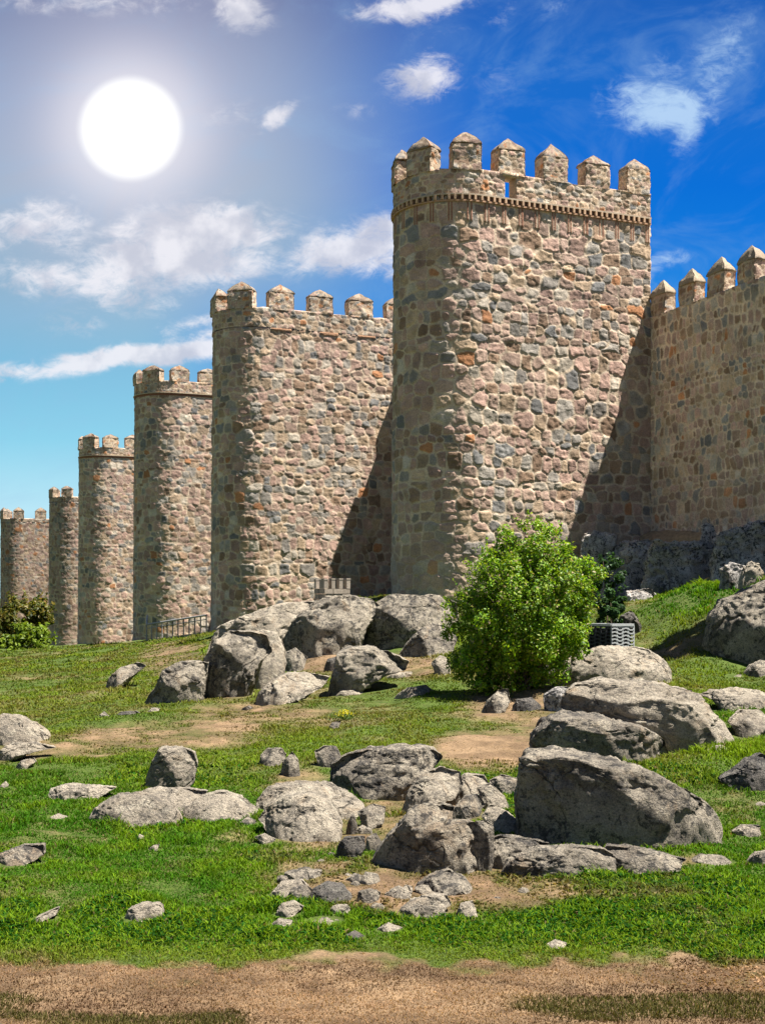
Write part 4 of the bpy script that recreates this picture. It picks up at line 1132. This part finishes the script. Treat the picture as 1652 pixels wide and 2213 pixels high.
# ------------------------------------------------------------------ woven lattice box beside the bush
def lattice_box():
    Y = 24.6
    b = at(1320, 1406, Y); c_ = at(1368, 1404, Y + .18); a = at(1262, 1400, Y + .42)
    zt = at(1320, 1352, Y)[2]; z0 = float(zground([b[0]], [b[1]], False)[0]) - .05
    z0 = min(z0, at(1320, 1408, Y)[2])
    dR = c_ - b; dR[2] = 0; LR = np.linalg.norm(dR); dR /= LR
    dL = a - b; dL[2] = 0; LL = np.linalg.norm(dL); dL /= LL
    org = b + dR * LR / 2 + dL * LL / 2; org[2] = z0
    root = tag(empty("lattice_box", org), "woven lattice box with a dark side, half hidden behind the creased boulder", "box")
    H = zt - z0
    m = .03
    bx = Boxes(); o = org.copy(); o[2] = z0 + H / 2 - .03
    bx.box(o, dR * (LR / 2 - m), dL * (LL / 2 - m), (0, 0, H / 2 - .03))
    part("body", bx.v, [bx.f], mat_flat("box_lining", (.02, .022, .024), .8), root, org, None, False)
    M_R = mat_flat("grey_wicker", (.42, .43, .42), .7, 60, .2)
    M_K = mat_flat("dark_wicker", (.035, .037, .04), .6, 60, .3)  # darker copy of the wicker colour for the left panel
    def weave(d, Ln, mat, out):
        w = Boxes()
        cols = max(3, int(Ln / .115)); rows = int(H / .07)
        for i in range(cols + 1):
            o_ = b + d * Ln * i / cols + out * .0; o_[2] = z0 + H / 2
            w.box(o_, d * .014, out * .012, (0, 0, H / 2))
        for j in range(rows + 1):
            zz = z0 + H * j / rows
            for i in range(cols):
                u0 = i / cols; 
                for q in range(4):
                    t0 = (q / 4); zo = .022 * (math.sin(math.pi * t0) + math.sin(math.pi * (t0 + .25))) / 2 * (1 if (i) % 2 == 0 else -1)
                    o_ = b + d * Ln * (u0 + (t0 + .125) / cols) + out * .008; o_[2] = min(zz + zo, z0 + H - .01)
                    w.box(o_, d * Ln / cols / 8 * 1.02, out * .01, (0, 0, .013))
        part("lattice_panel", w.v, [w.f], mat, root, org, None, False)
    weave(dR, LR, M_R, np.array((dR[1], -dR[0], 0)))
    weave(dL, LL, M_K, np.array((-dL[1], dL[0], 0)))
    rim = Boxes()
    pts = [b, b + dR * LR, b + dR * LR + dL * LL, b + dL * LL]
    for p, q in zip(pts, pts[1:] + pts[:1]):
        p = p.copy(); q = q.copy(); p[2] = q[2] = z0 + H + .012
        rim.bar(p, q, .022)
    part("rim", rim.v, [rim.f], M_R, root, org, None, False)
lattice_box()

# ------------------------------------------------------------------ shrubs
def leaves(centres, normals, size, rng, cols, aspect=.55):
    """leaf blades: two-triangle kites folded along the rib"""
    n = len(centres)
    a = rng.normal(size=(n, 3)); a /= np.linalg.norm(a, axis=1)[:, None]
    nn_ = normals + rng.normal(size=(n, 3)) * .75; nn_ /= np.linalg.norm(nn_, axis=1)[:, None]
    u = np.cross(nn_, a); u /= np.linalg.norm(u, axis=1)[:, None] + 1e-9
    w = np.cross(nn_, u)
    sz = size * rng.uniform(.6, 1.3, n)[:, None]
    p0 = centres - u * sz; p2 = centres + u * sz
    p1 = centres + w * sz * aspect + nn_ * sz * .18; p3 = centres - w * sz * aspect + nn_ * sz * .18
    V = np.stack([p0, p1, p2, p3], 1).reshape(-1, 3)
    i = np.arange(n) * 4
    Fc = np.concatenate([np.stack([i, i + 1, i + 2], 1), np.stack([i, i + 2, i + 3], 1)])
    return V, Fc, np.repeat(cols, 4, 0)

def shrub(name, label, lobes, nleaf, size, greens, base, seed, nclump=90, group=None, stems=9, tip=None, sprays=40, cat="bush"):
    """lobes: list of (centre, radii); leaves fill clumps spread through the lobes, with outward sprays"""
    rng = np.random.RandomState(seed)
    base = np.asarray(base, float)
    root = tag(empty(name, base), label, cat, group)
    vol = np.array([np.prod(r) for _, r in lobes]); vol = vol / vol.sum()
    cc, nr, rad = [], [], []
    for _ in range(nclump):
        c, r = lobes[rng.choice(len(lobes), p=vol)]
        d = rng.normal(size=3); d /= np.linalg.norm(d)
        q = rng.uniform(.35, 1) ** .6
        cc.append(np.asarray(c) + d * np.asarray(r) * q * .95); nr.append(d); rad.append(np.mean(r) * rng.uniform(.11, .27))
    cc, nr, rad = np.array(cc), np.array(nr), np.array(rad)
    per = rng.choice(nclump, nleaf, p=rad ** 2 / (rad ** 2).sum())
    off = rng.normal(size=(nleaf, 3)); off /= np.linalg.norm(off, axis=1)[:, None]
    off = off * (rng.uniform(0, 1, nleaf) ** .45)[:, None] * rad[per][:, None]
    P = cc[per] + off
    Nm = off / (np.linalg.norm(off, axis=1)[:, None] + 1e-6) * .7 + nr[per] * .5 + np.array((0, 0, .5))
    # sprays: thin shoots that break the outline
    sp, sn = [], []
    tw = []
    for _ in range(sprays):
        c, r = lobes[rng.choice(len(lobes), p=vol)]
        d = rng.normal(size=3); d[2] = abs(d[2]) * .8 + .1; d /= np.linalg.norm(d)
        p = np.asarray(c) + d * np.asarray(r) * .85
        L = np.mean(r) * rng.uniform(.2, .42); g = d + np.array((0, 0, .5)) + rng.normal(size=3) * .25; g /= np.linalg.norm(g)
        for t in np.linspace(0, 1, 14):
            sp.append(p + g * L * t + rng.normal(size=3) * size * .6); sn.append(d + rng.normal(size=3) * .5)
        tw.append((p, p + g * L))
    P = np.vstack([P, sp]); Nm = np.vstack([Nm, sn])
    greens = np.array(greens)
    gi = rng.choice(len(greens), len(P), p=None)
    tone_c = .72 + .56 * rng.uniform(size=nclump)
    tone = np.concatenate([tone_c[per], np.ones(len(sp))]) * rng.uniform(.8, 1.2, len(P))
    col = greens[gi] * tone[:, None]
    if tip is not None:
        k_ = rng.uniform(size=len(P)) < .05
        col[k_] = np.array(tip)
    V, Fc, C4 = leaves(P, Nm, size, rng, col)
    part("foliage", V, [Fc], M_LEAF, root, base, C4, True)
    SV, SF = [], []
    for _ in range(stems):
        c, r = lobes[rng.randint(len(lobes))]
        d = rng.normal(size=3); d[2] = abs(d[2]); d /= np.linalg.norm(d)
        tip_ = np.asarray(c) + d * np.asarray(r) * .75
        b0 = base + np.array((rng.uniform(-.12, .12), rng.uniform(-.12, .12), -.1))
        mid_ = (b0 + tip_) / 2 + rng.normal(size=3) * .08
        v, f = tube([b0, mid_, tip_], [.03, .02, .006], 6)
        SF += [[i + len(SV) for i in q] for q in f]; SV += list(v)
    for a, b in tw:
        v, f = tube([a, b], [.005, .003], 4)
        SF += [[i + len(SV) for i in q] for q in f]; SV += list(v)
    part("stem", SV, [SF], M_BARK, root, base)
    return root

def lobe(px, py, Y, rx, ry, rd):
    return (at(px, py, Y), (rx / F * Y, rd / F * Y, ry / F * Y))
def gpt(px, py, Y):
    p = at(px, py, Y); p[2] = float(zground([p[0]], [p[1]], False)[0]); return p
YB = 22.6
shrub("bush", "large bright green leafy bush among the boulders below the tallest tower",
      [lobe(1135, 1330, YB, 150, 165, 130), lobe(1150, 1205, YB, 90, 85, 80), lobe(1045, 1385, YB, 88, 105, 90), lobe(1230, 1275, YB, 80, 95, 75), lobe(1075, 1245, YB, 75, 75, 70),
       lobe(1220, 1385, YB, 55, 70, 60), lobe(1085, 1465, YB - .1, 100, 50, 80), lobe(1010, 1350, YB, 52, 60, 60), lobe(1180, 1450, YB, 50, 45, 60), lobe(1268, 1300, YB, 38, 60, 50), lobe(1000, 1300, YB, 45, 50, 50), lobe(1100, 1490, YB - .2, 85, 34, 70), lobe(1020, 1445, YB, 45, 50, 60)],
      80000, .031, [(.17, .31, .008), (.225, .355, .010), (.12, .25, .008), (.065, .15, .010), (.24, .31, .02)], gpt(1130, 1515, YB), 5, 330, None, 14, (.36, .29, .14), 260)
shrub("bush", "dark shrub, shade put into its leaf colour, right of the bright green bush",
      [lobe(1310, 1245, 29, 42, 45, 45), lobe(1322, 1315, 28.6, 40, 50, 45), lobe(1280, 1330, 28.4, 50, 45, 45)],
      7000, .045, [(.03, .075, .022), (.045, .10, .03), (.02, .05, .016)], gpt(1310, 1372, 28.5), 8, 60, None, 6, None, 20)  # leaf greens darkened to stand in for shade
shrub("bush", "dark olive shrub at the left edge in front of the farthest towers",
      [lobe(45, 1345, 76, 62, 58, 60), lobe(-10, 1375, 75, 50, 50, 50), lobe(85, 1330, 77, 32, 40, 40)],
      9000, .13, [(.09, .105, .015), (.14, .13, .018), (.055, .075, .014), (.17, .13, .022)], gpt(40, 1410, 75), 12, 110, "shrubs at the left edge", 6, None, 50)
shrub("bush", "lighter green round shrub below the dark olive one at the left edge",
      [lobe(64, 1384, 63, 52, 36, 45), lobe(6, 1402, 62, 40, 30, 40), lobe(100, 1398, 62, 30, 20, 30)],
      7000, .10, [(.14, .21, .015), (.19, .25, .02), (.10, .16, .012)], gpt(60, 1420, 65), 13, 80, "shrubs at the left edge", 5, None, 40)

_sd = np.array(SUN_DIR); _hy = ground_hit(1465, 1392, 20); _hp = gpt(1465, 1392, _hy)
_t = 6.0
while (_hp + _sd * _t)[0] < .306 * (_hp + _sd * _t)[1] + 1.6: _t += .1
TC = _hp + _sd * _t                      # crown centre on the sun line; unseen tree added to shade the lawn
TB = TC.copy(); TB[2] = float(zground([TB[0]], [TB[1]], False)[0]); TH = TC[2] - TB[2]
print("tree", TC, TH)
tree = shrub("tree", "tall leafy tree added out of view to throw shade on the lawn by the massive boulder",
      [(TC, (1.25, 1.1, .6)), (TC + (.2, .2, -.4), (1.0, .7, .5)), (TC + (.35, -.2, .4), (.8, .6, .5))], 15000, .07, [(.06, .11, .012), (.09, .14, .014)], TB, 31, 90, None, 5, None, 20, "tree")
tv_, tf_ = tube([TB - (0, 0, .3), TB + (.05, 0, TH * .4), TB + (0, .1, TH * .9)], [.2, .15, .08], 10)
part("trunk", tv_, [tf_], M_BARK, tree, TB)
def yellow_flowers():
    rng = np.random.RandomState(3)
    b = gpt(742, 1556, ground_hit(742, 1556))
    root = tag(empty("flower_clump", b), "small clump of yellow flowers in the grass on the middle slope", "flowers")
    P = b + rng.normal(size=(110, 3)) * np.array((.07, .05, .03)) + np.array((0, 0, .10))
    V, Fc, c = leaves(P, np.tile((0, 0, 1.0), (110, 1)), .015, rng, np.tile((.45, .40, .01), (110, 1)), .8)
    part("blossom", V, [Fc], M_LEAF, root, b, c)
    P = b + rng.normal(size=(200, 3)) * np.array((.10, .08, .03)) + np.array((0, 0, .05))
    V, Fc, c = leaves(P, np.tile((0, -1.0, .2), (200, 1)), .03, rng, np.tile((.08, .15, .02), (200, 1)), .2)
    part("leaves", V, [Fc], M_LEAF, root, b, c)
yellow_flowers()

# ------------------------------------------------------------------ grass
def build_grass():
    rng = np.random.RandomState(77)
    n = 960000
    az = rng.uniform(math.radians(-28), math.radians(28), n)
    # density falls with distance
    u = rng.uniform(size=n); l0, l1 = 6.85 ** -.55, 64.0 ** -.55
    r = (l0 + (l1 - l0) * u) ** (-1 / .55)
    X, Y = np.sin(az) * r, np.cos(az) * r
    Z = zground(X, Y)
    d, n1, n2 = dirt_mask(X, Y, Z)
    Z = Z + .010 * n2
    px, py = to_px(X, Y, Z)
    keep = rng.uniform(size=n) > np.where(py > 2072, .12 + 0 * d, np.clip(d * 1.3 - .25, 0, .72))
    near_rock = np.zeros(n)
    keep &= (np.abs(az) < math.radians(20.5)) | (rng.uniform(size=n) < .6)
    for (cx, cy, hw, T_) in ROCK_FOOT:
        keep &= (((X - cx) / hw) ** 2 + ((Y - cy) / T_) ** 2) > (.90 if hw > .28 else 1.5)
        ed_ = ((X - cx) / hw) ** 2 + ((Y - cy) / T_) ** 2
        near_rock = np.maximum(near_rock, ss(ed_, 2.0, 1.0)) if hw > .28 else np.minimum(near_rock, 1 - 1.7 * ss(ed_, 6.0, 1.5))
    # nothing inside the towers or the wall
    rel = np.stack([X, Y, X * 0], 1) - C1
    keep &= ~((rel @ Nd < .2) & (rel @ Wd > -30))
    X, Y, Z, d, n1, n2, px, py, r, near_rock = [q[keep] for q in (X, Y, Z, d, n1, n2, px, py, r, near_rock)]
    n = len(X)
    patch = fbm(X * .55, Y * .45, X * 0, 61, 4, .55)
    fine = fbm(X * 2.5, Y * 2.5, X * 0, 71, 3, .6)
    lush = ss(py, 1560, 1800) * ss(py, 2075, 2010)
    lush = np.maximum(lush, ss(px, 1330, 1450) * ss(py, 1345, 1325))
    lush = np.maximum(lush, ss(px, 1380, 1500) * ss(py, 1480, 1560) * .7)
    clov = (ss(patch + fine * .4, .12, .5) * lush * (py > 1650))
    h = (.021 + .026 * rng.uniform(size=n)) * (1 + .5 * np.clip(fine, -1, 1) + .45 * np.clip(patch, -1, 1)) * (r / 9) ** .65 * (.55 + .5 * lush) * (1 - .6 * d)
    w = .0044 * (r / 9) ** 1.05 * rng.uniform(.7, 1.4, n)
    h = h * np.maximum(.35, 1 + .35 * near_rock) * (1 + .9 * ss(vn(X * 2.2, Y * 2.2, X * 0, 95), .25, .75))
    broad = rng.uniform(size=n) < clov * .55
    w = np.where(broad, w * 3.0, w); h = np.where(broad, h * .8, h)
    onpath = py + 10 * n1 + 14 * n2 > 2084
    h = np.where(onpath, .010 + .016 * rng.uniform(size=n) ** 2, h); w = np.where(onpath, w * .8, w)
    h = np.maximum(h, .009)
    g_l = np.array((.040, .130, .004)); g_y = np.array((.140, .235, .006)); g_o = np.array((.145, .130, .034)); g_d = np.array((.014, .060, .004)); dry = np.array((.175, .128, .056))
    t = np.clip(.42 + 1.15 * patch + .6 * fine + rng.normal(size=n) * .18, 0, 1)[:, None]
    col = g_l * (1 - t) + g_y * t
    olive = np.clip((1 - lush) * .56 + .35 * np.clip(n1, -.5, 1) * (1 - lush) + rng.normal(size=n) * .12, 0, 1)[:, None]
    col = col * (1 - olive) + g_o * olive
    col = np.where(broad[:, None], g_d * (.8 + .9 * rng.uniform(size=n))[:, None], col)
    dm = np.clip(d * 1.25 + rng.normal(size=n) * .14 - .12, 0, 1)[:, None]
    col = col * (1 - dm) + dry * (.45 + .95 * rng.uniform(size=n) ** 1.3)[:, None] * dm
    tb = np.clip(.50 + 1.5 * fbm(X * .55, Y * 1.9, X * 0, 97, 5, .6), 0, 1)[:, None]
    pc = np.array((.285, .175, .096)) * tb + np.array((.080, .043, .022)) * (1 - tb)
    gb = ss(fbm(X * .7, Y * 1.5, X * 0, 99, 3), .15, .6)[:, None] * .75
    gb_h = gb[:, 0]
    pc = pc * (1 - gb) + np.array((.070, .075, .018)) * gb
    pc = pc * (.55 + .9 * rng.uniform(size=n))[:, None]
    pe = py + 10 * n1 + 14 * n2
    pm = ss(pe, 2066, 2096)[:, None]
    col = col * (1 - pm) + pc * pm
    grow = 1 + 1.3 * gb_h * pm[:, 0]
    h = h * grow
    straw = rng.uniform(size=n) < .02
    col = np.where(straw[:, None], dry * .9, col) * rng.uniform(.75, 1.25, n)[:, None]
    yaw = rng.uniform(0, 2 * math.pi, n); bend = rng.uniform(.15, 1.0, n) * np.where(broad, 1.5, 1)
    by = rng.uniform(0, 2 * math.pi, n)
    wx = np.stack([np.cos(yaw), np.sin(yaw), yaw * 0], 1) * w[:, None]
    bd = np.stack([np.cos(by), np.sin(by), by * 0], 1) * (h * bend)[:, None]
    up = np.array((0, 0, 1.0)) * h[:, None]
    B = np.stack([X, Y, Z - .006], 1)
    p0, p1 = B - wx, B + wx
    mdl = B + bd * .28 + up * .55
    p2, p3 = mdl + wx * .8, mdl - wx * .8
    tp = B + bd + up * np.clip(1 - .3 * bend, .3, 1)[:, None]
    V = np.stack([p0, p1, p2, p3, tp], 1).reshape(-1, 3)
    i = np.arange(n) * 5
    Q = np.stack([i, i + 1, i + 2, i + 3], 1); Tt = np.stack([i + 3, i + 2, i + 4], 1)
    o = single("grass", V, [Q, Tt], M_GRASS, (0, 0, 0), np.repeat(col, 5, 0))
    o['kind'] = 'stuff'; o['label'] = 'green and dry grass growing over the slope'; o['category'] = 'grass'
    print("blades", n)
build_grass()
